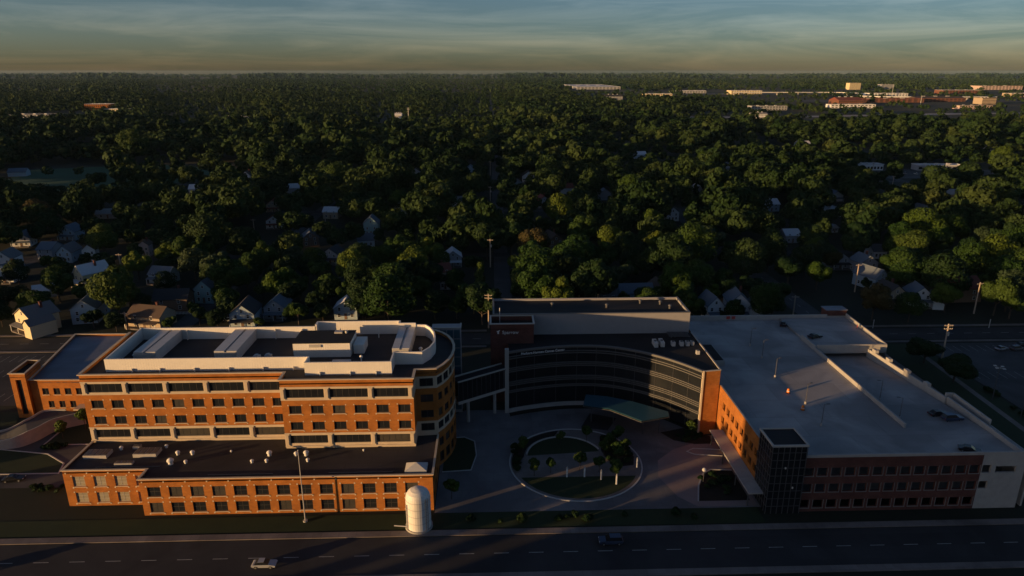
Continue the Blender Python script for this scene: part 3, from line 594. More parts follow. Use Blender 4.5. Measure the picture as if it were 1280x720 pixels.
# ------------------------------------------------------------------ ground, roads, plaza
def sheet(name, poly, z, m):
    me = MB(); me.face([(x, y, z) for x, y in poly]); return setting(name, me, m)
def rect(x0, y0, x1, y1): return [(x0, y0), (x1, y0), (x1, y1), (x0, y1)]
sheet('ground', rect(-20000, -3000, 20000, 20000), -.06, 'soil')
STREETS_X = [(5, 7.5, 216, 3200), (127.2, 10, 60, 2400), (245, 8, 238, 1400), (-118, 8, 238, 1500), (-236, 9, 60, 1300), (365, 8, 238, 1400), (-350, 8, 238, 640)]
STREETS_Y = [(231, 11), (350, 8), (470, 8), (592, 8), (820, 9), (1060, 9)]
mb = MB()
for x, w, y0, y1 in STREETS_X: mb.face([(x-w/2, y0, -.02), (x+w/2, y0, -.02), (x+w/2, y1, -.02), (x-w/2, y1, -.02)])
setting('street', mb, 'asphalt_pale')
mb = MB()
for y, w in STREETS_Y: mb.face([(-.85*y-60, y-w/2, -.012), (.85*y+60, y-w/2, -.012), (.85*y+60, y+w/2, -.012), (-.85*y-60, y+w/2, -.012)])
mb.face([(-300, 109.5, -.012), (300, 109.5, -.012), (300, 120.5, -.012), (-300, 120.5, -.012)])
setting('cross_street', mb, 'asphalt')
mb = MB()
for y in (231, 115):
    for i in range(-40, 40): mb.face([(i*7, y-.09, .002), (i*7+3, y-.09, .002), (i*7+3, y+.09, .002), (i*7, y+.09, .002)])
for i in range(45): mb.face([(127.1, 62+8*i, .002), (127.3, 62+8*i, .002), (127.3, 65+8*i, .002), (127.1, 65+8*i, .002)])
for y in (222.2, 122.0): 
    for i in range(6): mb.face([(121.8+1.9*i, y, .002), (122.7+1.9*i, y, .002), (122.7+1.9*i, y+2.2, .002), (121.8+1.9*i, y+2.2, .002)])
setting('road_markings', mb, 'line')
mb = MB()
mb.bar((-300, 121.6), (121.5, 121.6), 1.8, -.05, .12).bar((133.5, 121.6), (300, 121.6), 1.8, -.05, .12).bar((-300, 108.4), (300, 108.4), 1.8, -.05, .12)
mb.bar((134.4, 123), (134.4, 224), 1.6, -.05, .12).bar((120.8, 123), (120.8, 224), 1.2, -.05, .12)
for a, b in ((-600, -2), (12, 120), (134, 600)): mb.bar((a, 239), (b, 239), 1.6, -.05, .12).bar((a, 223.6), (b, 223.6), 1.4, -.05, .12)
setting('pavement', mb, 'path')
sheet('east_parking_lot', rect(152, 164, 236, 221.5), .0, 'asphalt_pale'); sheet('west_parking_lot', rect(-230, 183, -138.5, 222), .0, 'asphalt')
mb = MB()
for i in range(28):
    for y in (168, 192, 214): mb.face([(154+2.9*i, y, .012), (154.12+2.9*i, y, .012), (154.12+2.9*i, y+5, .012), (154+2.9*i, y+5, .012)])
for i in range(30):
    for y in (186, 203, 215): mb.face([(-228+2.9*i, y, .012), (-227.88+2.9*i, y, .012), (-227.88+2.9*i, y+5, .012), (-228+2.9*i, y+5, .012)])
setting('parking_lines', mb, 'line')
sheet('grass_verge', [(136, 124), (151, 124), (151, 221), (136, 221)], .012, 'grass')
sheet('path', [(140.5, 124), (142.3, 124), (148.9, 221), (147, 221)], .03, 'path')
sheet('west_drive', [(-300, 141), (-95, 141), (-95, 166.5), (-118, 166), (-300, 166)], -.004, 'asphalt_pale')
sheet('grass_lawn', [(-200, 158.5), (-127, 158.5), (-112.9, 155.8), (-106.3, 151.2), (-105, 147), (-200, 147)], .016, 'grass')
sheet('grass_lawn', [(-200, 179.5), (-133.5, 179), (-131.8, 172.9), (-135, 170.8), (-200, 170.5)], .016, 'grass')
sheet('grass_lawn', rect(-300, 123, 58.5, 128.4), .012, 'grass'); sheet('grass_lawn', [(-116.5, 160.5), (-97, 160.5), (-97, 175), (-115, 175)], .02, 'grass')
mb = MB(); mb.strip([(-200, 158.6), (-127, 158.6), (-112.9, 155.9), (-106.2, 151.3), (-104.9, 146.9), (-200, 146.9)], .3, -.05, .13).strip([(-116.6, 175), (-116.6, 160.4), (-97, 160.4)], .3, -.05, .13)
setting('kerb', mb, 'kerb')
# raised curved drive to the side wing door
up = smooth([(-150, 165.5), (-138, 164.5), (-129.6, 164.3), (-126.2, 166.0), (-124.6, 169.5), (-123.6, 173.0), (-118, 173.6)], 4); lo = smooth([(-150, 158.4), (-138, 158.3), (-126, 158.6), (-121.8, 159.6), (-119.4, 163.0), (-117.6, 167.8), (-111.8, 171.5)], 4)
rmp = MB(); n = len(up); hz = [.15+2.9*min(1, i/(n*.55)) for i in range(n)]
for i in range(n-1):
    rmp.prism([lo[i], lo[i+1], up[i+1], up[i]], [0]*4, [hz[i], hz[i+1], hz[i+1], hz[i]], topk=1)
setting('raised_drive', rmp, ['concrete', 'asphalt_pale'])
mb = MB()
for i in range(n-1): mb.bar(lo[i], lo[i+1], .3, [hz[i], hz[i+1]], [hz[i]+.7, hz[i+1]+.7]).bar(up[i], up[i+1], .3, [hz[i], hz[i+1]], [hz[i]+.5, hz[i+1]+.5])
tag(mb.build('drive_parapet', 'concrete'), 'low concrete parapet along the curved raised drive to the side wing', 'parapet')
# plaza
PC = (20.4, 148.0)
sheet('plaza', [(-13, 128.5), (59.5, 128.5), (59.5, 160), (54, 160.2), *reversed(ARC), (4.3, 176), (-8, 176), (-13, 172)], .0, 'paving')
def circ(r, a0, a1, n=40, c=PC): return [(c[0]+r*math.cos(R(a0+(a1-a0)*i/n)), c[1]+r*math.sin(R(a0+(a1-a0)*i/n))) for i in range(n+1)]
mb = MB(); mb.strip(circ(16.3, 0, 354, 60), .34, -.02, .15, closed=True); mb.strip(circ(9.6, 20, 172, 24, (18, 150.6)), .3, .02, .3)
mb.strip([(-12.4, 160.5), (-7.6, 161), (-4.8, 158.8), (-4.2, 152), (-5.4, 145.2), (-12.4, 144.6)], .25, -.02, .14)
mb.strip([(58, 143.2), (53, 143.6), (50.6, 142), (48.0, 137), (46.2, 131)], .3, -.02, .15); mb.strip([(58.5, 152.6), (51.5, 153.4), (49.4, 152), (51, 150.6), (58.5, 149.6)], .25, -.02, .14)
setting('kerb', mb, 'kerb')
sheet('warm_paving', [(59, 156.5), (52, 156), (46, 153), (41, 148), (39.5, 141), (42, 133), (45.6, 129), (59, 129)], .012, 'warm_paving')
sheet('plaza_path', circ(16.0, 0, 354, 60), .02, 'path')
sheet('grass_lawn', circ(9.3, 14, 176, 24, (18, 150.6)), .045, 'grass'); sheet('grass_lawn', [p for p in circ(15.2, 205, 335, 30)], .045, 'grass')
sheet('planting_bed', circ(15.8, 100, 190, 16)+list(reversed(circ(10.2, 100, 178, 16, (18, 150.6)))), .04, 'bed')
sheet('planting_bed', [(28.2, 159.5), (31, 158.6), (34, 155.0), (35.4, 150), (34.6, 146.2), (30.6, 145.6), (28.6, 148.5), (27.6, 153)], .05, 'bed')
sheet('grass_lawn', [(-12.3, 160.3), (-7.6, 160.8), (-5, 158.6), (-4.4, 152), (-5.6, 145.4), (-12.3, 144.8)], .02, 'grass')
sheet('planting_bed', [(45, 161.8), (51.6, 164), (57.6, 159.6), (57, 155.6), (52.4, 155.6), (47.5, 157.6)], .03, 'bed'); sheet('planting_bed', [(58, 143), (53, 143.4), (50.8, 141.8), (48.2, 136.8), (46.4, 131), (58, 131)], .03, 'bed')
sheet('entrance_mat', [(24, 165.2), (31, 163.4), (34.5, 170), (27.5, 173.2)], .025, 'asphalt')
sheet('planting_bed', [*[(p[0]+.1, p[1]-.5) for p in ARC[:17]], *[(p[0]+.3, p[1]-2.6) for p in reversed(ARC[:17])]], .03, 'bed')
sheet('park_field', [(-460, 690), (-345, 730), (-262, 690), (-255, 628), (-300, 560), (-372, 560), (-430, 620)], .0, 'field')
sheet('distant_highway', [(330, 1450), (650, 1462), (1100, 1560), (1900, 1640), (1900, 1690), (1080, 1608), (640, 1505), (330, 1488)], .05, 'deck')
sheet('distant_highway', [(300, 3010), (1700, 2990), (1700, 3050), (300, 3070)], .05, 'deck'); sheet('distant_lot', [(-1010, 1400), (-800, 1380), (-780, 1520), (-1000, 1560)], .05, 'deck')
sheet('shopping_lot', [(352, 612), (492, 600), (500, 660), (360, 676)], .02, 'asphalt_pale')
sheet('distant_lot', [(1000, 2230), (1900, 2200), (1900, 2420), (1000, 2400)], .05, 'asphalt_pale')

# ------------------------------------------------------------------ pylons, lamps, poles, barrels
py = None
for i, (x, y, l) in enumerate(((17.6, 141.6, 'leftmost white light pylon at the edge of the round plaza lawn'), (21.8, 141.5, 'second white light pylon from the left beside the round plaza lawn'), (25.6, 140.2, 'third white light pylon from the left at the plaza lawn edge'), (28.9, 138.2, 'rightmost white light pylon of the plaza row, under a small tree'), (35.2, 145.2, 'lone white light pylon by the planting bed on the right of the plaza circle'))):
    if py is None:
        py = thing('light_pylon', l, 'light post', (x, y, .02), 0, 'light pylons on the round plaza')
        MB().cyl(0, 0, 0, 2.3, .2, n=12).build('post', 'sign_white', py, world=False); MB().cyl(0, 0, 2.3, 2.38, .26, n=12).cyl(0, 0, 2.38, 2.75, .19, .12, 12).build('cap', 'pale_steel', py, world=False)
    else: dup(py, (x, y, .02), 0, l)
gl = thing('globe_lamp', 'lamp post with a pale glass globe on the kerb island by the garage', 'lamp', (49.6, 138.6, 0))
MB().cyl(0, 0, 0, 2.8, .09).build('post', 'steel', gl, world=False); MB().lathe(0, 0, [(.15, 2.7), (.42, 2.95), (.5, 3.2), (.42, 3.5), (.02, 3.7)], 14).build('globe', 'globe', gl, world=False)
def deck_lamp(loc, rot, label, h=5.6):
    t = thing('deck_lamp', label, 'lamp post', loc, rot, 'lamp posts on the garage roof')
    MB().cyl(0, 0, 0, .7, .28, n=10).build('base', 'concrete', t, world=False); MB().cyl(0, 0, .7, h, .09, .06, 8).build('pole', 'steel', t, world=False)
    MB().tube((0, 0, h-.1), (.9, 0, h), .05).box(.6, -.18, h-.02, 1.4, .18, h+.1).build('lamp_head', 'steel', t, world=False); return t
dl = deck_lamp((79.0, 191.6, GD), .2, 'farthest lamp post on the garage roof, near its far wall')
for i, (x, y, z, r_, l) in enumerate(((79.1, 182.3, GD, .2, 'second farthest lamp post along the middle of the garage roof'), (77.6, 169.0, GD, .3, 'middle lamp post of the garage roof row, left of the sunlit patch'), (79.0, 153.2, GD, .4, 'lamp post on the garage roof standing in the sunlit patch'), (77.9, 142.2, GD, .1, 'nearest lamp post of the garage roof row, behind the glass stair tower'), (99.4, 155.5, 11.85, 2.9, 'farther lamp post on the sunken garage side ramp'), (98.5, 145.2, 12.2, 2.8, 'nearer lamp post on the sunken garage side ramp'))):
    dup(dl, (x, y, z), r_, l)
tb = None
for x, y, l in ((77.2, 159.4, 'orange traffic barrel on the garage deck west of the sunlit patch'), (76.9, 150.0, 'orange traffic barrel on the garage deck nearest the stair tower')):
    if tb is None:
        tb = thing('traffic_barrel', l, 'barrel', (x, y, GD), 0, 'traffic barrels on the garage roof')
        MB().lathe(0, 0, [(.42, .1), (.40, .5), (.36, .51), (.35, .95), (.3, .96), (.29, 1.25), (.1, 1.3)], 14).build('body', 'orange', tb, world=False); MB().cyl(0, 0, .55, .72, .385, n=14, cap=False).build('stripe', 'sign_white', tb, world=False); MB().cyl(0, 0, 0, .1, .5, n=14).build('base', 'tyre', tb, world=False)
    else: dup(tb, (x, y, GD), 0, l)
rsn = None
for x, y, z, rot, l in ((79.5, 213.6, GD, 0, 'left one of two small red sign boards at the far garage wall'), (81.3, 213.6, GD, 0, 'right one of two small red sign boards at the far garage wall'), (118.0, 203, 13.0, 1.2, 'small red sign board by the upper garage deck parapet')):
    if rsn is None:
        rsn = thing('sign_board', l, 'sign', (x, y, z), rot, 'red sign boards on the garage roof'); MB().box(-.6, -.05, .6, .6, 0, 1.6).build('board', 'red_sign', rsn, world=False); MB().box(-.04, .002, 0, .04, .06, 1.6).build('post', 'steel', rsn, world=False)
    else: dup(rsn, (x, y, z), rot, l)
def pole(loc, h, label, rot=0, arms=1, xformer=False):
    t = thing('utility_pole', label, 'utility pole', loc, rot, 'wooden utility poles')
    MB().cyl(0, 0, 0, h, .3, .2, 9).build('pole', 'wood_pole', t, world=False); mb = MB()
    for a in range(arms): mb.box(-1.4, -.24, h-.7-1.1*a, 1.4, -.1, h-.5-1.1*a)
    mb.build('crossarm', 'wood_pole', t, world=False); mb = MB()
    for a in range(arms):
        for x in (-1.3, -.6, .6, 1.3): mb.lathe(x, -.17, [(.05, h-.5-1.1*a), (.09, h-.4-1.1*a), (.05, h-.25-1.1*a)], 7)
    mb.build('insulator', 'pale_steel', t, world=False)
    if xformer: MB().cyl(.5, .1, h-4.2, h-3, .32, n=10).build('transformer', 'pale_steel', t, world=False)
    return t
POLES = [(-.5, 325.9, 14.4, 'tall wooden utility pole beside the straight tree-lined street, second in its row', 1), (-1.2, 241.7, 13.6, 'wooden utility pole rising just behind the left edge of the brick sign tower', 2), (-.3, 489, 13.9, 'third wooden utility pole along the straight tree-lined street', 1), (-.2, 640, 13, 'farthest wooden utility pole along the straight tree-lined street', 1),
 (-175, 316.1, 11, 'wooden utility pole with crossarm among dark trees beyond the left wing', 1), (-164.6, 269.8, 11.3, 'thin wooden utility pole beside the sunlit gable beyond the left parking lot', 1), (193, 251.7, 13.1, 'leaning pale utility pole past the right parking lot by the brick house', 1), (148.7, 203.7, 14.2, 'sturdy double-arm utility pole between round dark trees east of the garage', 2),
 (159.6, 280.9, 12.8, 'dark utility pole before the pale blue houses right of the garage', 1), (-105.1, 429.8, 8, 'short utility pole in the trees left of the two teal gables', 1), (359.4, 634.7, 11.2, 'pale utility pole by the far parked white vans', 1), (-142.9, 408.2, 8, 'small pale utility pole among the trees above the white house roofs on the left', 1), (334, 556.7, 10, 'utility pole in front of the far shopping lot', 1), (119.4, 251.2, 8.6, 'small utility pole behind the garage far wall right of the twin white houses', 1), (-137, 244.3, 7, 'short utility pole behind the left wing roof corner', 1)]
for x, y, h, l, a in POLES: pole((x, y, 0), h, l, random.uniform(-.15, .15), a, xformer=(a == 2 or h > 13.8))
fl = thing('floodlight_pole', 'steel floodlight pole with a cluster of lamp heads in the right parking lot', 'lamp post', (147.4, 177.6, 0))
MB().cyl(0, 0, 0, 10.6, .15, .09).build('pole', 'steel', fl, world=False)
for a in range(4): MB().tube((0, 0, 10.3), (1.2*math.cos(a*1.57+.4), 1.2*math.sin(a*1.57+.4), 10.5), .05).box(1.3*math.cos(a*1.57+.4)-.35, 1.3*math.sin(a*1.57+.4)-.3, 10.45, 1.3*math.cos(a*1.57+.4)+.35, 1.3*math.sin(a*1.57+.4)+.3, 10.65).build('lamp_head', 'pale_steel', fl, world=False)
sp = thing('street_lamp', 'lit street lamp glowing warm white at the right edge by the parking lot', 'street lamp', (147.6, 166.6, 0))
MB().cyl(0, 0, 0, 7.8, .12, .08).build('pole', 'steel', sp, world=False); MB().cyl(0, 0, 7.8, 7.95, .3, n=12).build('collar', 'steel', sp, world=False); MB().lathe(0, 0, [(.25, 7.95), (.5, 8.2), (.52, 8.5), (.35, 8.8), (.02, 8.9)], 14).build('globe', 'lamp_glow', sp, world=False)
for x, y, l in ((143.9, 237, 'short pale marker post at the street corner beyond the garage'), (188, 236, 'short pale marker post along the far edge of the right parking lot')):
    t = thing('marker_post', l, 'post', (x, y, 0)); MB().cyl(0, 0, 0, 3.2, .14, n=8).cyl(0, 0, 3.2, 3.5, .2, .05, 8).build('post', 'pale_steel', t, world=False)

# ------------------------------------------------------------------ cars
def car(loc, rot, paint, label, suv=False, group=None):
    t = thing('parked_car', label, 'car', loc, rot, group); L_, W_ = (4.9, 1.95) if suv else (4.6, 1.82); h0 = .62 if suv else .5; hb = 1.05 if suv else .88; hr = 1.78 if suv else 1.44
    prof = [(-L_/2, h0), (-L_/2, hb-.1), (-L_/2+.25, hb), (L_/2-1.3, hb+.02), (L_/2-.15, hb-.12), (L_/2, hb-.25), (L_/2, h0-.12), (L_/2-.5, .28), (-L_/2+.4, .28)]
    b = MB(); n = len(prof); o = 0
    for s_, q in ((-1, 1), (1, 1)):
        b.v += [(x, s_*W_/2*(1 if .35 < z < hb-.02 else .93), z) for x, z in prof]
    b.f.append(tuple(range(n))); b.m.append(0); b.f.append(tuple(reversed(range(n, 2*n)))); b.m.append(0)
    for i in range(n): j = (i+1) % n; b.f.append((j, i, n+i, n+j)); b.m.append(0)
    xa, xb, xc, xd = (-L_/2+.12, -L_/2+.45, L_/2-2.15, L_/2-1.35) if suv else (-L_/2+.5, -L_/2+1.25, L_/2-2.2, L_/2-1.3)
    b.prism([(xb, -W_*.36), (xc, -W_*.36), (xc, W_*.36), (xb, W_*.36)], hr-.06, hr)
    b.build('body', paint, t, world=False)
    g = MB(); y0, y1 = W_*.455, W_*.365
    P0 = [(xa, -y0, hb-.01), (xd, -y0, hb-.01), (xd, y0, hb-.01), (xa, y0, hb-.01)]; P1 = [(xb, -y1, hr-.03), (xc, -y1, hr-.03), (xc, y1, hr-.03), (xb, y1, hr-.03)]
    for i in range(4): j = (i+1) % 4; g.face([P0[i], P0[j], P1[j], P1[i]])
    g.build('window', 'glass', t, world=False)
    for x in (-L_/2+.85, L_/2-.9):
        for s_ in (-1, 1):
            w = MB().tube((x, s_*(W_/2-.2), .33), (x, s_*(W_/2+.02), .33), .33, n=14).build('wheel', 'tyre', t, world=False); MB().tube((x, s_*(W_/2+.021), .33), (x, s_*(W_/2+.03), .33), .2, n=12).build('rim', 'rim', w, world=False)
    for s_ in (-1, 1):
        MB().box(L_/2-.12, s_*W_*.36-.2, hb-.3, L_/2+.015, s_*W_*.36+.2, hb-.17).build('headlight', 'headlamp', t, world=False); MB().box(-L_/2-.015, s_*W_*.37-.16, hb-.28, -L_/2+.06, s_*W_*.37+.16, hb-.12).build('tail_light', 'tail_lamp', t, world=False)
    return t
car((96.3, 209.0, GD), 1.2, 'paint_black', 'dark car parked against the far wall of the garage roof'); car((101.0, 196.0, 13.0), .3, 'paint_black', 'dark car on the upper garage deck behind its low wall')
car((109.2, 147.0, 11.95), .1, 'paint_black', 'farther of two dark cars side by side on the ramp deck'); car((111.0, 144.4, 12.05), .1, 'paint_blue', 'nearer of two dark cars side by side on the ramp deck', True); car((105.2, 129.6, GD), -.5, 'paint_black', 'dark car on the garage deck by the near parapet')
car((177.5, 215.0, 0), .3, 'paint_silver', 'silver car in the right parking lot, left of a dark one'); car((182.8, 214.6, 0), .2, 'paint_grey', 'dark grey car near the right edge of the parking lot', True); car((187, 218, 0), .1, 'paint_black', 'black car farthest right in the parking lot')
car((-119.6, 143.4, 0), .15, 'paint_white', 'sunlit white four-wheel drive at the lower left corner', True); car((-113.6, 144.2, 0), .15, 'paint_black', 'black car standing just right of the sunlit white one')
for i, (x, y, p, l, sv) in enumerate(((-102, 252.5, 'paint_white', 'white car on the street left of a blue gabled house', False), (-100, 113, 'paint_grey', 'grey car on the near street below the annex left corner', False), (-45, 112.6, 'paint_silver', 'silver car on the near street below the flag pole', False), (24, 117.4, 'paint_blue', 'dark blue car on the near street below the plaza', True), (383, 640, 'paint_white', 'white van-like car leftmost in the far shopping lot', True), (392, 637, 'paint_silver', 'silver car second in the far shopping lot', True), (401, 634, 'paint_white', 'white car in the middle of the far shopping lot', True), (430, 628, 'paint_white', 'white car right of centre in the far shopping lot', True), (452, 622, 'paint_red', 'red car at the right end of the far shopping lot', False), (446, 634, 'paint_silver', 'silver car behind the red one in the far shopping lot', False))):
    car((x, y, .02), (0, .05, 0, 3.14, 1.5, 1.5, 1.5, 1.2, .3, .2)[i], p, l, sv)
# ------------------------------------------------------------------ houses
_HW = {}; GLOW = None
def hwin(parent, x, y, z, w, h, rot):
    if (w, h) not in _HW:
        a = MB().box(-w/2-.1, -.09, -.1, w/2+.1, .0, 0).box(-w/2-.1, -.09, h, w/2+.1, 0, h+.12).box(-w/2-.1, -.08, 0, -w/2, 0, h).box(w/2, -.08, 0, w/2+.1, 0, h).box(-w/2, -.07, h/2-.04, w/2, -.02, h/2+.04)
        g = MB().box(-w/2, -.05, 0, w/2, -.004, h); _HW[(w, h)] = (a.mesh('window', 'sign_white'), g.mesh('pane', 'glass'))
    a, g = _HW[(w, h)]; o = part('window', a, parent, (x, y, z), rot, world=False); part('pane', g, o, world=False)
def house(loc, rot, label, wall_m, roof_m, w=8, d=11, eave=5.4, rise=3.2, ridge='y', porch=True, chimney=True, wing=False, name='house', detail=True, dormer=False):
    t = thing(name, label, 'house', loc, rot)
    x, y = w/2, d/2; b = MB()
    if ridge == 'y':
        top = eave+rise
        b.face([(-x, -y, 0), (x, -y, 0), (x, -y, eave), (0, -y, top), (-x, -y, eave)]).face([(x, y, 0), (-x, y, 0), (-x, y, eave), (0, y, top), (x, y, eave)]).face([(x, -y, 0), (x, y, 0), (x, y, eave), (x, -y, eave)]).face([(-x, y, 0), (-x, -y, 0), (-x, -y, eave), (-x, y, eave)])
        q = .45; sl_ = rise/x; r = MB()
        for s_ in (-1, 1):
            a = [(0, -y-q, top+.02), (0, y+q, top+.02), (s_*(x+q), y+q, eave-q*sl_+.02), (s_*(x+q), -y-q, eave-q*sl_+.02)]
            r.face(a if s_ < 0 else a[::-1]); r.face([(p[0], p[1], p[2]+.2) for p in (a[::-1] if s_ < 0 else a)])
            for i in range(4): j = (i+1) % 4; r.face([a[i], a[j], (a[j][0], a[j][1], a[j][2]+.2), (a[i][0], a[i][1], a[i][2]+.2)])
    else:
        top = eave+rise
        b.face([(x, -y, 0), (x, y, 0), (x, y, eave), (x, 0, top), (x, -y, eave)]).face([(-x, y, 0), (-x, -y, 0), (-x, -y, eave), (-x, 0, top), (-x, y, eave)]).face([(-x, -y, 0), (x, -y, 0), (x, -y, eave), (-x, -y, eave)]).face([(x, y, 0), (-x, y, 0), (-x, y, eave), (x, y, eave)])
        q = .45; sl_ = rise/y; r = MB()
        for s_ in (-1, 1):
            a = [(-x-q, 0, top+.02), (x+q, 0, top+.02), (x+q, s_*(y+q), eave-q*sl_+.02), (-x-q, s_*(y+q), eave-q*sl_+.02)]
            r.face(a if s_ > 0 else a[::-1]); r.face([(p[0], p[1], p[2]+.2) for p in (a[::-1] if s_ > 0 else a)])
            for i in range(4): j = (i+1) % 4; r.face([a[i], a[j], (a[j][0], a[j][1], a[j][2]+.2), (a[i][0], a[i][1], a[i][2]+.2)])
    b.build('wall', wall_m, t, world=False); ro = r.build('roof', roof_m, t, world=False)
    if chimney: MB().box(-.4+x*.35, -.4+y*.2, eave+.5, .4+x*.35, .4+y*.2, top+1.1).box(-.5+x*.35, -.5+y*.2, top+1.1, .5+x*.35, .5+y*.2, top+1.25).build('chimney', 'brick_dark', ro, world=False)
    if wing:
        m = MB(); ww, wd, we, wr = 4.2, 4.5, eave*.8, 2.0
        m.face([(x-.5, -y-wd+2, 0), (x+ww, -y-wd+2, 0), (x+ww, -y-wd+2, we), (x+ww/2-.25, -y-wd+2, we+wr), (x-.5, -y-wd+2, we)]).face([(x+ww, -y-wd+2, 0), (x+ww, y*.3, 0), (x+ww, y*.3, we), (x+ww, -y-wd+2, we)]).face([(x-.5, y*.3, 0), (x-.5, -y-wd+2, 0), (x-.5, -y-wd+2, we), (x-.5, y*.3, we)])
        wi = m.build('side_wing', wall_m, t, world=False); m = MB(); c = x+ww/2-.25
        for s_ in (-1, 1): h_ = ww/2+.25; m.prism([(c, -y-wd+1.6), (c+s_*(h_+.35), -y-wd+1.6), (c+s_*(h_+.35), y*.3), (c, y*.3)][::(1 if s_ > 0 else -1)], 0, 0) if False else m.face([(c, -y-wd+1.6, we+wr+.1), (c+s_*(h_+.35), -y-wd+1.6, we-.2), (c+s_*(h_+.35), y*.3, we-.2), (c, y*.3, we+wr+.1)][::s_])
        m.build('roof', roof_m, wi, world=False)
    if porch:
        m = MB(); m.box(-x+.2, -y-2.2, 0, x-.2, -y-.01, .5).build('porch', 'path', t, world=False); m = MB(); m.prism([(-x+.1, -y-2.5), (x-.1, -y-2.5), (x-.1, -y-.02), (-x+.1, -y-.02)], [2.75, 2.75, 3.2, 3.2], [2.95, 2.95, 3.4, 3.4]).build('porch_roof', roof_m, t, world=False)
        for px in (-x+.45, 0, x-.45): MB().box(px-.09, -y-2.3, .5, px+.09, -y-2.12, 2.75).build('porch_post', 'sign_white', t, world=False)
    if detail:
        MB().box(-.5, -y-.08, .5 if porch else .2, .5, -y-.01, 2.6).build('door', 'siding_brown', t, world=False)
        for zx in ([-x*.55, x*.55]): hwin(t, zx, -y-.005, 1.2, 1.0, 1.4, 0)
        if eave > 4:
            for zx in ([-x*.5, x*.5]): hwin(t, zx, -y-.005, 3.75, .9, 1.3, 0)
        if ridge == 'y' and rise > 2.6: hwin(t, 0, -y-.005, eave+.6, .8, 1.1, 0)
        for zy in (-y*.5, y*.4):
            hwin(t, -x-.005, zy, 1.2, 1.0, 1.4, -R(90)); hwin(t, x+.005, zy, 1.2, 1.0, 1.4, R(90))
    if dormer: MB().box(-1.2, -y*.75, eave+.2, 1.2, -y*.1, eave+2.2).build('dormer', wall_m, t, world=False)
    return t
SI = lambda k: 'siding_'+k
SH = lambda k: 'shingle_'+k
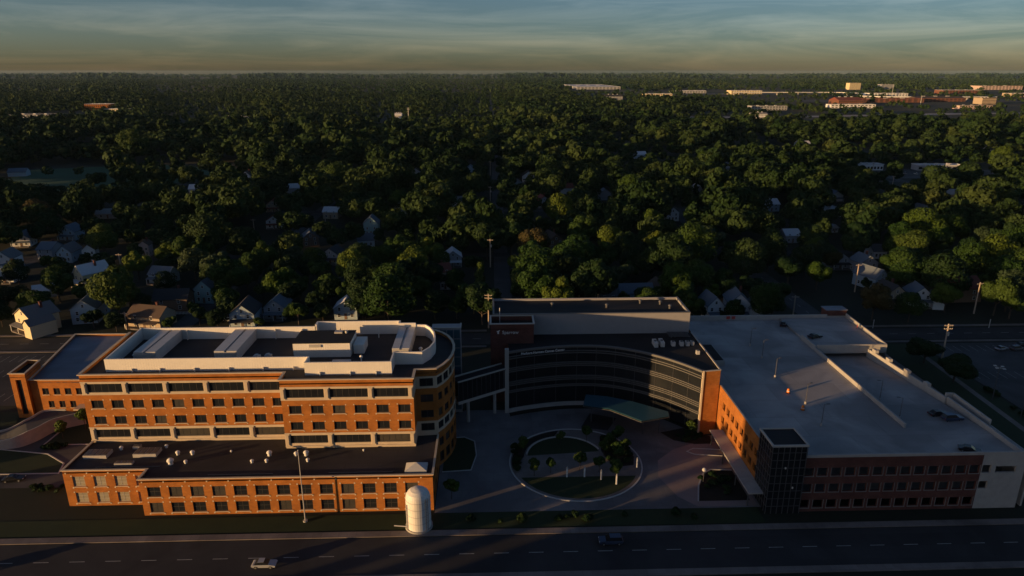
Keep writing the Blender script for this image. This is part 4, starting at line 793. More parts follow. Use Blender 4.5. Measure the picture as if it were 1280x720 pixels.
# x, y, rot, wall, roof, (w, d, eave, rise), ridge, porch, chimney, wing, label, short phrase for the trees
HOUSES = [
 (-170.5, 246.5, -.55, 'cream', 'grey', (11, 10, 6.4, 3.2), 'y', True, True, True, 'large sunlit cream house with side wing beyond the left parking lot', 'the sunlit cream house'),
 (-157.5, 258, .2, 'pale_blue', 'slate', (9, 14, 6, 3.4), 'y', False, False, False, 'pale blue house with long slate roof just right of the sunlit cream house', 'the pale blue house'),
 (-181, 303, -.6, 'cream', 'white', (8, 12, 6.5, 3.6), 'y', True, True, False, 'house with pale roof and lit cream gable behind the thin utility pole', 'the lit cream gable'),
 (-237.4, 332, .1, 'white', 'grey', (8, 10, 6, 3.4), 'y', True, False, False, 'white gabled house at the far left edge, farther of two', 'the farther left-edge white gable'), (-222.8, 310.9, .05, 'white', 'slate', (7.5, 10, 5.5, 3.2), 'y', True, True, False, 'white gabled house at the far left edge, nearer of two', 'the nearer left-edge white gable'),
 (-229, 352, -.1, 'grey', 'slate', (8, 10, 5.4, 3), 'x', False, True, False, 'grey house with slate roof left of a row of three at the left', 'the grey slate-roofed house'), (-216, 346, .05, 'pale_blue', 'grey', (7, 11, 5.4, 3.4), 'y', False, False, False, 'pale blue gabled house in the middle of the left row of three', 'the middle left-row house'), (-206, 347, .3, 'white', 'grey', (6, 8, 6, 2.6), 'y', False, False, False, 'bright white narrow house right of the left row of three', 'the narrow bright white house'),
 (-192.2, 286.9, .5, 'grey', 'white', (9, 6, 3, 2.2), 'x', False, False, False, 'low shed with whitish roof behind the left parking lot', 'the low whitish-roofed shed'), (-242.8, 394.4, 0, 'pale_blue', 'slate', (9, 10, 5, 3.6), 'y', True, False, False, 'blue gabled house standing alone high on the left', 'the lone blue gable'), (-253, 455, .2, 'grey', 'white', (14, 9, 3.4, 2.4), 'x', False, False, False, 'long low house with whitish roof among trees at upper left', 'the long whitish roof'),
 (-181.2, 353.8, .1, 'pink', 'brown', (5, 6, 6.5, 2), 'y', False, True, False, 'small pinkish house with brown roof and chimney among dark trees left', 'the small pinkish house'), (-150.5, 306, -.2, 'pale_blue', 'slate', (10, 8, 4.6, 2.8), 'x', True, False, False, 'pale blue side-gabled house by the crossarm utility pole left', 'the side-gabled blue house'),
 (-129.5, 268, .1, 'brown', 'charcoal', (13, 9, 5.4, 3), 'x', False, True, False, 'dark brown house with charcoal roof behind the orange-porched house', 'the dark brown house'), (-119.5, 279, -.1, 'teal', 'slate', (8, 10, 6.2, 3.6), 'y', False, False, False, 'teal gabled house behind the left part of the hospital roof', 'the teal gable'), (-129.8, 249.5, -.25, 'tan', 'brown', (14, 9, 4.8, 3), 'x', True, True, False, 'tan side-gabled house with sunlit porch behind the hospital roof', 'the tan porch house'),
 (-94.5, 250.5, .05, 'pale_blue', 'charcoal', (9, 11, 5.4, 3.8), 'y', True, False, False, 'blue gabled house behind the hospital roof, left of centre', 'the blue gable behind the hospital'), (-84.5, 258, .0, 'grey', 'slate', (8, 10, 5, 3.2), 'y', True, False, False, 'grey gabled house right beside the blue gabled one behind the hospital', 'the grey gable behind the hospital'),
 (-437.8, 651, .2, 'pale_blue', 'slate', (15, 10, 4, 3), 'x', False, False, False, 'house with blue roof left of the green field', 'the blue roof by the field'), (-213.6, 609.4, 0, 'white', 'grey', (8, 10, 6, 3.4), 'y', False, True, False, 'white house with chimney right of the green field', 'the white house by the field'), (-150.4, 474.2, .1, 'tan', 'red', (9, 10, 5, 3.4), 'y', True, False, False, 'tan gabled house with reddish roof high in the trees left of centre', 'the reddish-roofed tan house'),
 (-71, 401.5, .05, 'teal', 'slate', (8.5, 10, 7.2, 3.8), 'y', False, False, False, 'tall teal-white gabled house amid trees left of the straight street', 'the tall teal gable'), (-69.5, 372, .2, 'pale_blue', 'slate', (9, 8, 4, 3), 'x', False, False, False, 'small house with blue roof below the tall teal gable', 'the small blue roof'), (-19.3, 331.2, .1, 'grey', 'white', (8.5, 9, 5, 3.2), 'y', True, False, False, 'pale gabled house just left of the straight street', 'the pale gable by the street'), (-24.5, 306.5, .4, 'tan', 'red', (10, 8, 4.4, 3), 'x', False, True, False, 'house with dull red roof left of the straight street', 'the dull red roof'), (-20.5, 293, 0, 'white', 'grey', (4.5, 6, 3, 2), 'y', False, False, False, 'small white shed below the dull red roof', 'the small white shed'), (-23, 482.2, .15, 'white', 'grey', (9, 10, 5, 3), 'x', False, False, False, 'white house far up the left side of the straight street', 'the far white house'), (-57, 257, 0, 'pale_blue', 'white', (9, 9, 4.6, 3.2), 'y', False, False, False, 'bluish gabled house peeking over the hospital rear screen wall', 'the bluish gable over the hospital screen'), (-18.6, 637.8, 0, 'pale_blue', 'slate', (10, 11, 6, 4), 'y', True, False, False, 'blue gabled house farthest up the left side of the straight street', 'the farthest blue gable'),
 (37, 483.4, .2, 'grey', 'red', (9, 10, 5, 3.4), 'y', True, True, False, 'grey house with red roof right of the straight street', 'the red-roofed grey house'), (33, 600, 0, 'white', 'charcoal', (10, 11, 6, 3.6), 'y', True, False, False, 'white columned house far up the right side of the straight street', 'the white columned house'), (33.5, 364.5, .3, 'brown', 'brown', (9, 12, 5.2, 3.6), 'y', False, True, False, 'brown house half hidden by trees right of the straight street', 'the half-hidden brown house'), (117.2, 435.6, .1, 'white', 'slate', (8, 9, 5.6, 3.4), 'y', False, False, False, 'white gabled house in the trees above the clinic', 'the white gable above the clinic'),
 (60, 271, .05, 'teal', 'slate', (14, 8, 5, 3), 'x', True, False, False, 'teal row house behind the clinic rear roof', 'the teal row house'), (71, 274, .1, 'tan', 'brown', (8, 9, 5.6, 3), 'y', True, True, False, 'tan house with brownish roof right of the teal row house', 'the tan house behind the clinic'), (48, 268, 0, 'white', 'grey', (7, 8, 4.6, 2.6), 'x', False, False, False, 'low white house left of the teal row house', 'the low white house'),
 (86.5, 252.5, .1, 'white', 'slate', (6.5, 10, 6, 3.4), 'y', True, False, False, 'narrower left one of twin white gabled houses behind the garage', 'the left twin white house'), (97, 253.5, -.12, 'white', 'slate', (8, 11, 6.6, 3.8), 'y', True, True, True, 'broader right one of twin white gabled houses behind the garage', 'the right twin white house'), (193.8, 466.3, .1, 'pale_blue', 'white', (11, 11, 5, 3), 'x', False, False, False, 'pale blue roofed house left of the flat white roof', 'the pale blue roof'),
 (206, 398, .3, 'white', 'white', (5, 5, 3, 1.8), 'y', False, False, False, 'small white shed below the flat white roof', 'the small shed below the flat roof'), (170.5, 289, .35, 'pale_blue', 'slate', (8, 12, 5.6, 3.6), 'y', False, False, False, 'pale blue house behind the dark utility pole on the right', 'the blue house on the right'), (180, 313, .1, 'grey', 'slate', (9, 9, 5.4, 3.2), 'y', False, True, False, 'grey house uphill of the pale blue one on the right', 'the grey house on the right'), (165.8, 266, .1, 'tan', 'charcoal', (9, 10, 5.4, 3.6), 'y', True, True, False, 'weathered tan gabled house before the right-hand street corner', 'the weathered tan gable'), (177.5, 265, -.2, 'white', 'slate', (8, 10, 5, 3.4), 'y', True, False, True, 'white gabled house with blue-grey roof right of the weathered tan one', 'the white house at the corner'), (198, 271, .05, 'brown', 'red', (15, 11, 6.2, 3.6), 'x', False, True, False, 'big brown house with reddish roof on the right by the leaning pole', 'the big brown house'), (349.7, 436.2, .1, 'pink', 'brown', (10, 11, 6.5, 4), 'y', True, False, False, 'pinkish white gabled house at the far right edge', 'the pinkish right-edge house'), (201, 340, 0, 'white', 'grey', (7, 9, 4, 2.6), 'x', False, False, False, 'low white house among the trees right of the yellow autumn tree', 'the low white right house'), (171, 322, 0, 'grey', 'charcoal', (9, 10, 5, 3.2), 'y', True, False, False, 'dark grey house with charcoal roof by a short pole on the right', 'the dark grey right house'),
] + [
 (-62, 462, .2, 'white', 'white', (8, 9, 5, 3), 'y', True, False, False, 'white house just above the tall teal gable in the trees', 'the white house above the teal gable'), (-105, 450, -.1, 'tan', 'white', (10, 9, 4.6, 2.6), 'x', False, False, False, 'tan house with whitish roof left of the white one above the teal gable', 'the whitish-roofed tan house'), (-68, 630, 0, 'white', 'grey', (9, 9, 5.6, 3), 'y', False, False, False, 'small white gable on the far slope left of the street', 'the far slope white gable'), (-158, 548, .2, 'pale_blue', 'white', (11, 9, 4.6, 2.8), 'x', False, False, False, 'pale house behind the reddish-roofed tan house', 'the pale house behind the tan one'), (22, 560, 0, 'pale_blue', 'grey', (8, 9, 5, 3), 'y', True, False, False, 'small blue gable just right of the straight street, far up', 'the small far blue gable'), (60, 541, .1, 'white', 'red', (10, 9, 4.8, 3), 'x', False, True, False, 'white house with red roof right of the far small blue gable', 'the white red-roofed house'), (86, 512, 0, 'grey', 'slate', (9, 9, 5, 3), 'y', False, False, False, 'grey gable behind the wide rounded yellow green tree', 'the grey gable up the slope'),
 (427, 986, 0, 'white', 'grey', (14, 11, 5, 3), 'y', False, False, False, 'white house in the far clearing below the highway', 'the far clearing white house'), (452, 1130, .1, 'pale_blue', 'white', (18, 12, 5, 3), 'x', False, False, False, 'bluish long house farthest toward the highway', 'the bluish highway house'), (399, 876, .1, 'pale_blue', 'white', (16, 11, 5, 3), 'x', False, False, False, 'pale long house nearest below the far highway clearing', 'the pale clearing house'), (162, 530, .1, 'grey', 'white', (9, 9, 5, 3), 'y', False, False, False, 'grey house with whitish roof behind the pale blue roof', 'the grey house behind the blue roof'), (230, 660, 0, 'white', 'slate', (10, 10, 5, 3.2), 'y', True, False, False, 'white slate-roofed gable left of the far shopping lot', 'the slate white gable'), (288, 443, .1, 'pale_blue', 'grey', (10, 9, 5, 3), 'y', True, True, False, 'pale blue gable right of the flat white roof', 'the blue gable right of the flat roof'), (346, 502, -.1, 'tan', 'white', (12, 9, 5, 3), 'x', False, False, False, 'tan house with whitish roof below the far shopping lot', 'the tan house below the lot'), (257, 500, 0, 'white', 'slate', (9, 9, 5, 3), 'y', True, False, False, 'white gable up behind the flat white roof', 'the white gable behind the flat roof'),
 (-232, 548, .1, 'grey', 'white', (12, 9, 4.4, 2.8), 'x', False, False, False, 'grey whitish-roofed house below the green field', 'the grey house below the field'), (-260, 379, .2, 'white', 'slate', (9, 9, 5, 3), 'y', True, False, False, 'white slate-roofed house uphill of the left-edge white gables', 'the uphill left white house'), (77, 857, 0, 'white', 'white', (13, 11, 6, 3.4), 'y', False, False, False, 'small white gable very far up right of the street', 'the very far white gable'), (-55, 905, 0, 'grey', 'white', (14, 10, 5, 3), 'x', False, False, False, 'pale roof very far up left of the street', 'the very far pale roof'), (-178, 957, 0, 'white', 'white', (14, 11, 6, 3.4), 'y', False, False, False, 'white speck of a house far up above the green field', 'the far white speck house'), (166, 763, .1, 'pale_blue', 'white', (12, 10, 5, 3), 'x', False, False, False, 'pale roof in the far woods above the clinic right end', 'the pale roof in the far woods'), (615, 831, 0, 'white', 'grey', (14, 11, 6, 3.4), 'y', False, False, False, 'white gable in the far trees right of the shopping lot', 'the white gable past the lot'),
 (-101, 375, .3, 'brown', 'slate', (9, 10, 5, 3.2), 'y', False, True, False, 'brown house left of the small blue roof', 'the brown house by the blue roof'), (-80, 338, -.2, 'grey', 'charcoal', (9, 9, 5, 3.2), 'y', True, False, False, 'grey charcoal-roofed house below the small blue roof', 'the grey charcoal house'), (170, 375, .1, 'grey', 'white', (9, 9, 4.4, 2.8), 'x', False, False, False, 'grey low house left of the giant bright crown', 'the grey low house'), (-134, 421, .1, 'white', 'red', (9, 9, 5, 3), 'y', True, True, False, 'white house with red roof above the huge dark tree', 'the white house above the dark tree'),
]
for x, y, rot, wm, rm, (w, d, e, r_), rg, po, ch, wi, l, ph in HOUSES: house((x, y, 0), rot, l, SI(wm), SH(rm), w, d, e, r_, rg, po, ch, wi, detail=y < 500)
sb = thing('garden_fence', 'white picket fence of short panels beside the dark brown house', 'fence', (-118, 262, 0))
mb = MB()
for i in range(46): mb.box(-140+.55*i, 260.4, .1, -139.85+.55*i, 260.5, 1.3)
mb.box(-140, 260.52, .4, -114.8, 260.58, .5).box(-140, 260.52, 1.0, -114.8, 260.58, 1.1).build('picket', 'sign_white', sb)
# ------------------------------------------------------------------ bigger and farther buildings
def shed(name, label, x, y, w, d, h, wm, rm, rot=0, rise=0, cat='building', bays_=6, dark_win=True):
    t = thing(name, label, cat, (x, y, 0), rot); b = MB().prism(rect(-w/2, -d/2, w/2, d/2), 0, h, top=False); b.build('wall', wm, t, world=False)
    r = MB()
    if rise: 
        r.face([(-w/2-.3, -d/2-.3, h), (w/2+.3, -d/2-.3, h), (w/2+.3, 0, h+rise), (-w/2-.3, 0, h+rise)]).face([(w/2+.3, d/2+.3, h), (-w/2-.3, d/2+.3, h), (-w/2-.3, 0, h+rise), (w/2+.3, 0, h+rise)]).face([(w/2, -d/2, h), (w/2, d/2, h), (w/2, 0, h+rise-.05)]).face([(-w/2, d/2, h), (-w/2, -d/2, h), (-w/2, 0, h+rise-.05)])
    else: r.box(-w/2+.4, -d/2+.4, h-.4, w/2-.4, d/2-.4, h-.1).strip(rect(-w/2, -d/2, w/2, d/2), .8, h, h+.5, closed=True)
    ro = r.build('roof', rm, t, world=False)
    for i in range(3): MB().box(-w*.3+w*.25*i, -1, h-.1, -w*.3+w*.25*i+w*.06, d*.1, h+1.5+rise).build('roof_unit', 'duct', ro, world=False)
    n = bays_; rows = max(1, int(h/4))
    for i in range(n):
        for j in range(rows): MB().box(-w/2+w/n*(i+.2), -d/2-.08, 1.2+j*h/rows, -w/2+w/n*(i+.8), -d/2-.01, 1.2+j*h/rows+min(2.4, h/rows*.5)).build('window', 'glass', t, world=False)
    return t
FAR = [('flat_roofed_building', 'white flat-roofed building in the trees on the right', 223.5, 447, 19, 13, 5, 'siding_white', 'shingle_white', .1, 0), ('shop_building', 'low white shop building behind the far parking lot', 372, 668, 26, 12, 5.5, 'siding_white', 'shingle_white', 0, 0), ('strip_mall_building', 'long pale flat shop building at the right of the far parking lot', 440, 664, 44, 12, 5, 'siding_grey', 'shingle_white', -.05, 0),
 ('warehouse', 'huge distant warehouse with bright bluish roof at top centre', 585, 4150, 235, 700, 14, 'siding_grey', 'shingle_white', 0, 0), ('factory_building', 'pale distant factory left of the white viaduct', 1074, 2966, 130, 60, 16, 'siding_cream', 'shingle_white', 0, 0), ('factory_building', 'distant factory with pale roof beside the upper highway', 885, 3150, 150, 60, 11, 'siding_grey', 'shingle_white', 0, 0), ('office_building', 'bright cream distant office block at top right', 1940, 3740, 60, 40, 34, 'siding_cream', 'shingle_grey', 0, 0), ('office_building', 'dimmer grey distant office block beside the bright cream one', 2150, 3800, 70, 40, 26, 'siding_grey', 'shingle_grey', 0, 0),
 ('mill_building', 'red brick mill with pitched roof left of the long red shed', 1017, 1990, 70, 60, 15, 'brick_dull', 'shingle_red', 0, 8), ('mill_building', 'long red brick mill under the white viaduct', 1250, 2190, 210, 40, 12, 'brick_dull', 'shingle_red', -.05, 0), ('mill_building', 'low long red brick shed right of the viaduct end', 1440, 2240, 160, 50, 11, 'brick_dull', 'shingle_brown', 0, 5), ('cube_building', 'sunlit orange cube-shaped building on the far right', 1472, 2060, 42, 40, 18, 'siding_tan', 'shingle_brown', 0, 0), ('warehouse', 'far reddish warehouse at the top right corner', 2700, 3712, 220, 90, 20, 'siding_pink', 'shingle_brown', 0, 0),
 ('warehouse', 'long grey warehouse at the far left under the tree line', -930, 1470, 90, 40, 9, 'siding_grey', 'shingle_grey', 0, 0), ('school_building', 'sunlit red brick school with cream edges at upper left', -965, 1780, 60, 30, 16, 'brick', 'shingle_white', .1, 0), ('school_building', 'low cream hall right of the sunlit red brick school', -872, 1680, 52, 22, 9, 'siding_cream', 'shingle_white', 0, 0), ('barn', 'long white-roofed barn in the trees at upper left', -491, 1372, 46, 14, 7, 'siding_grey', 'shingle_white', 0, 3), ('hall_building', 'tiny sunlit white hall on the treetop skyline left of centre', -182, 1408, 14, 12, 11, 'siding_white', 'shingle_white', 0, 3), ('warehouse', 'bluish white warehouse roof at the right edge past the trees', 956, 1263, 60, 30, 9, 'siding_grey', 'shingle_white', .1, 0), ('depot_building', 'small pale depot on the near side of the far highway', 555, 1440, 34, 14, 9, 'siding_white', 'shingle_grey', 0, 3), ('depot_building', 'grey depot with flat roof past the far highway', 700, 1760, 90, 30, 10, 'siding_grey', 'shingle_grey', 0, 0), ('depot_building', 'long low whitish depot just above the far highway, right of the grey one', 960, 1850, 120, 30, 9, 'siding_white', 'shingle_white', 0, 0), ('depot_building', 'low pale pink depot on the far right below the red mills', 1250, 1790, 90, 26, 9, 'siding_pink', 'shingle_grey', .05, 0), ('depot_building', 'long grey depot at the right edge just past the far highway', 1620, 1990, 130, 30, 10, 'siding_grey', 'shingle_white', 0, 0), ('factory_building', 'reddish distant factory right of the cream office block', 2050, 3050, 170, 60, 15, 'brick_dull', 'shingle_white', 0, 0), ('factory_building', 'low pale distant factory between the blue-roofed warehouse and the left factory', 640, 2700, 110, 40, 11, 'siding_cream', 'shingle_white', 0, 0), ('warehouse', 'tan distant warehouse below the top right corner', 2050, 2650, 150, 50, 13, 'siding_tan', 'shingle_white', 0, 0), ('warehouse', 'white distant warehouse behind the long red brick mill', 1500, 2640, 140, 50, 14, 'siding_white', 'shingle_white', 0, 0),
 ('church_building', 'dark grey distant hall between highway and warehouse', 420, 2400, 60, 30, 12, 'siding_grey', 'shingle_charcoal', 0, 6)]
for nm, l, x, y, w, d, h, wm, rm, rot, rise in FAR: shed(nm, l, x, y, w, d, h, wm, rm, rot, rise, 'warehouse' if nm == 'warehouse' else 'building', 8 if y < 1000 else 12)
vd = thing('viaduct', 'distant pale concrete viaduct curving across the upper right', 'bridge', (1350, 2700, 0))
vp = smooth([(1000, 2880), (1218, 2860), (1400, 2850), (1440, 2700), (1300, 2420), (1420, 2330), (1700, 2330)], 5)
MB().strip(vp, 14, 9, 11).build('deck', 'concrete', vd); MB().strip(vp, 15, 11.01, 12.4).build('parapet', 'sign_white', vd)
mb = MB()
for p in vp[::2]: mb.box(p[0]-2, p[1]-2, 0, p[0]+2, p[1]+2, 9)
mb.build('pier', 'concrete', vd)
for i, (x, y, h, l) in enumerate(((1500, 2600, 46, 'slim distant pale mast left of the cream office block'), (1180, 1900, 30, 'slim distant mast rising by the red brick mills'), (-150, 1300, 30, 'slim pale mast on the treetop skyline left of centre'))):
    t = thing('lattice_mast', l, 'mast', (x, y, 0)); MB().cyl(0, 0, 0, h, 1.0, .4, 6).build('mast', 'pale_steel', t, world=False); MB().box(-2.5, -.4, h*.86, 2.5, .4, h*.88).box(-2, -.4, h*.93, 2, .4, h*.95).build('crossbar', 'pale_steel', t, world=False)
# ------------------------------------------------------------------ trees
rng = np.random.default_rng(11)
def crown_quads(n, R_, H_, z0, size, lobes, seed, kind='round'):
    """n leaf-clump quads on the lobes of a crown; returns (n, 4, 3)."""
    g = np.random.default_rng(seed); L = []
    if kind == 'round':
        for i in range(lobes):
            a = g.uniform(0, 6.283); t = g.uniform(-.55, 1.0); rr = math.sqrt(max(0, 1-(t*.92)**2))*g.uniform(.45, .78)
            L.append((R_*rr*math.cos(a), R_*rr*math.sin(a), z0+H_*(.5+.36*t), R_*g.uniform(.30, .52)))
        L.append((0, 0, z0+H_*.5, R_*.62))
    elif kind == 'column':
        for i in range(lobes): t = (i+.5)/lobes; L.append((g.uniform(-.25, .25)*R_, g.uniform(-.25, .25)*R_, z0+H_*t, R_*(.95-.75*abs(t-.38)**1.2)))
    elif kind == 'cone':
        for i in range(lobes): t = (i+.3)/lobes; a = i*2.4; q = R_*(1-t)*.55; L.append((q*math.cos(a), q*math.sin(a), z0+H_*t, R_*(1-t)*.62+.25))
    L = np.array(L); w = L[:, 3]**2; pick = g.choice(len(L), n*3, p=w/w.sum())
    d = g.normal(size=(n*3, 3)); d /= np.linalg.norm(d, axis=1, keepdims=True)
    sq = np.array([1, 1, .8]); c = L[pick, :3]+d*sq*(L[pick, 3:4]*g.uniform(.86, 1.1, (n*3, 1)))
    dist = np.linalg.norm((c[:, None, :]-L[None, :, :3])/sq, axis=2)/L[None, :, 3]
    keep = (dist.min(axis=1) > .8); c = c[keep][:n]; d = d[keep][:n]; n = len(c)
    nrm = d+g.normal(size=(n, 3))*.33; nrm /= np.linalg.norm(nrm, axis=1, keepdims=True)
    u = np.cross(nrm, g.normal(size=(n, 3))); u /= np.linalg.norm(u, axis=1, keepdims=True); v = np.cross(nrm, u)
    s = size*g.uniform(.55, 1.3, (n, 1)); k = g.uniform(.5, .95, (n, 1))
    return np.stack([c-u*s*.5, c+v*s*k*.5-u*s*.05, c+u*s*.5, c-v*s*k*.5+u*s*.08], axis=1)
def quads_mesh(name, q, m, tint=None):
    n = len(q); me = bpy.data.meshes.new(name); me.vertices.add(n*4); me.loops.add(n*4); me.polygons.add(n)
    me.vertices.foreach_set('co', q.astype(np.float32).ravel()); me.loops.foreach_set('vertex_index', np.arange(n*4, dtype=np.int32)); me.polygons.foreach_set('loop_start', np.arange(0, n*4, 4, dtype=np.int32))
    me.materials.append(M[m])
    if tint is not None: a = me.attributes.new('tint', 'FLOAT', 'FACE'); a.data.foreach_set('value', tint.astype(np.float32))
    me.update(); me.validate(); return me
def trunk_mesh(h, r, R_, seed, limbs=6):
    g = random.Random(seed); b = MB(); b.tube((0, 0, -.1), (g.uniform(-.2, .2), g.uniform(-.2, .2), h*.45), r, r*.7, 8); b.tube((0, 0, h*.44), (g.uniform(-.4, .4), g.uniform(-.4, .4), h*.8), r*.7, r*.2, 7)
    for i in range(limbs): a = 6.28*i/limbs+g.uniform(-.4, .4); z = h*g.uniform(.28, .5); b.tube((0, 0, z), (R_*.6*math.cos(a), R_*.6*math.sin(a), z+h*g.uniform(.16, .32)), r*.42, r*.1, 5)
    return b.mesh('trunk', 'bark')
KINDS = []                                                            # (crown mesh, trunk mesh, radius, height)
for s_, (R_, H_, z0, lb) in enumerate(((6.0, 11, 3.0, 16), (6.8, 10, 3.4, 20), (5.0, 13, 3.0, 15), (7.4, 12.5, 3.6, 24), (5.6, 9.5, 2.4, 13), (6.3, 12.5, 3.2, 19), (4.6, 10, 2.4, 12))):
    q = crown_quads(4200, R_, H_, z0, .82, lb, 100+s_); KINDS.append((quads_mesh('crown', q, 'leaf_olive'), trunk_mesh(z0+H_*.7, .34, R_, s_), R_, z0+H_))
COLUMN = (quads_mesh('crown', crown_quads(2600, 2.1, 14, 1.2, .75, 10, 300, 'column'), 'leaf_olive'), trunk_mesh(11, .28, 1.4, 31, 3), 2.1, 15)
CONE = (quads_mesh('crown', crown_quads(2600, 3.4, 14, 1.0, .8, 16, 301, 'cone'), 'leaf_dark_green'), trunk_mesh(14, .28, 1.2, 32, 3), 3.4, 15)
SMALL = (quads_mesh('crown', crown_quads(700, 1.5, 3.0, 1.6, .5, 9, 302), 'leaf_olive'), trunk_mesh(3.8, .09, 1.4, 33, 4), 1.5, 4.6)
BUSH = quads_mesh('foliage', crown_quads(420, .9, 1.3, .05, .38, 7, 303), 'leaf_dark_green')
def tree(kind, x, y, sc, sz, col, label, name='tree', cat='tree', group=None, rot=None):
    t = thing(name, label, cat, (x, y, -.05), random.uniform(0, 6.28) if rot is None else rot, group); t.scale = (sc, sc, sc*sz)
    o = part('trunk', kind[1], t, world=False); o = part('crown', kind[0], t, world=False); o.material_slots[0].link = 'OBJECT'; o.material_slots[0].material = M['leaf_'+col.replace(' ', '_')]
    return t
# hand-placed landmark trees: x, y, kind, scale, colour, label
BIG = [(17.5, 280, 3, 1.3, 'olive', 'broad sunlit olive tree behind the clinic sign tower, largest of its cluster'), (12.5, 266, 1, .95, 'olive', 'smaller olive tree at the left foot of the big cluster behind the sign tower'), (26.5, 267, 0, 1.1, 'dark green', 'dark tree at the right foot of the big cluster behind the clinic'), (41.8, 406, 3, 1.25, 'yellow green', 'bright yellow green crown high in the middle right of the straight street'), (48.7, 355, 5, 1.2, 'olive', 'tall olive tree right of the half-hidden brown house'), (60.5, 340, 1, 1.15, 'yellow green', 'lit yellow green crown above the clinic roof centre'), (101.4, 485, 3, 1.3, 'yellow green', 'wide rounded yellow green tree standing clear above the dark gap'), (93.8, 388, 0, 1.1, 'yellow green', 'yellow green tree below the white gable above the clinic'),
 (94.9, 309, 3, 1.35, 'olive', 'massive olive tree behind the garage left corner'), (88, 277, 1, 1.1, 'olive', 'lower lit olive tree in front of the massive one behind the garage'), (113.5, 292, 3, 1.15, 'dark green', 'broad dark tree right of the massive olive one behind the garage'), (233, 352, 3, 1.4, 'yellow green', 'giant yellow green crown at right, brightest of the far side'), (252, 360, 1, 1.3, 'yellow green', 'right neighbour of the giant yellow green crown'), (212, 340, 5, 1.1, 'olive', 'left neighbour of the giant yellow green crown'), (231.6, 295, 3, 1.2, 'yellow green', 'large yellow green tree at right above the big brown house'), (223, 277, 1, 1.1, 'olive', 'olive tree in front of the large yellow green one at right'), (480, 629, 3, 1.5, 'yellow green', 'wide yellowish tree right of the far shopping lot'), (212, 303, 0, 1.0, 'dark green', 'dark tree between the big brown house and the yellow green crowns'), (-140, 337, 3, 1.45, 'dark green', 'huge dark green tree left of centre, above the side-gabled blue house'), (-148, 326, 0, 1.1, 'olive', 'olive shoulder tree on the left of the huge dark green one'), (-127, 346, 1, 1.1, 'dark green', 'dark shoulder tree on the right of the huge dark green one'),
 (-38.9, 266, 3, 1.15, 'olive', 'spreading olive tree behind the hospital right rooftop'), (-50.6, 262, 1, 1.0, 'dark green', 'dark tree left of the spreading olive one behind the hospital'), (-61.3, 291, 5, 1.15, 'yellow green', 'lit yellow green tree behind the hospital plant room'), (-104, 677, 3, 1.3, 'yellow green', 'far lit yellow green crown up the slope left of the street'), (-380, 752, 3, 1.9, 'olive', 'great lone olive tree at the far edge of the green field'), (-25.6, 284, 0, 1.05, 'dark green', 'dark round tree before the dull red roof'), (-13.8, 252.4, 4, .75, 'olive', 'small round olive tree left of the brick sign tower'), (-123, 549, 3, 1.3, 'olive', 'big lit crown past the reddish-roofed tan house'), (-279.9, 424, 1, 1.2, 'rust', 'rust-tinged tree high at the left edge'), (-61, 458, 1, 1.2, 'yellow green', 'lit tree above the tall teal gable'), (200, 637, 3, 1.3, 'yellow green', 'lit crown on the far slope above the clinic right end'), (-199, 348, 5, 1.1, 'olive', 'olive tree between the narrow bright white house and small pinkish one'), (255, 582, 0, 1.2, 'dark green', 'round dark tree left of the far shopping lot'), (-130, 486, 2, .9, 'rust', 'slender rust-brown tree right of the reddish-roofed tan house'), (27, 376, 4, .7, 'rust', 'brownish tree beside the half-hidden brown house'), (165.4, 314, 4, .8, 'rust', 'small orange-tinged tree by the dark grey right house'), (-64, 334, 6, 1.0, 'dark green', 'dark compact tree below the small blue roof')]
placed = []
for x, y, k, sc, c, l in BIG: tree(KINDS[k], x, y, sc, random.uniform(.95, 1.1), c, l, group='standout broadleaf trees'); placed.append((x, y, KINDS[k][2]*sc*.8))
tree(COLUMN, -4.8, 277, 1.05, 1, 'olive', 'tall narrow columnar tree beside the straight street pole', 'poplar_tree'); placed.append((-4.8, 277, 2.5))
for x, y, l in ((-78, 640, 'dark conifer on the far slope left of the street'), (152, 500, 'dark conifer left of the pale blue roof'), (-300, 640, 'dark pointed conifer at the right side of the green field'), (62, 560, 'dark pointed conifer far up right of the straight street'), (-196, 262, 'dark conifer between left parking lot and cream house')):
    tree(CONE, x, y, 1.1, 1.05, 'dark green', l, 'conifer_tree'); placed.append((x, y, 3))
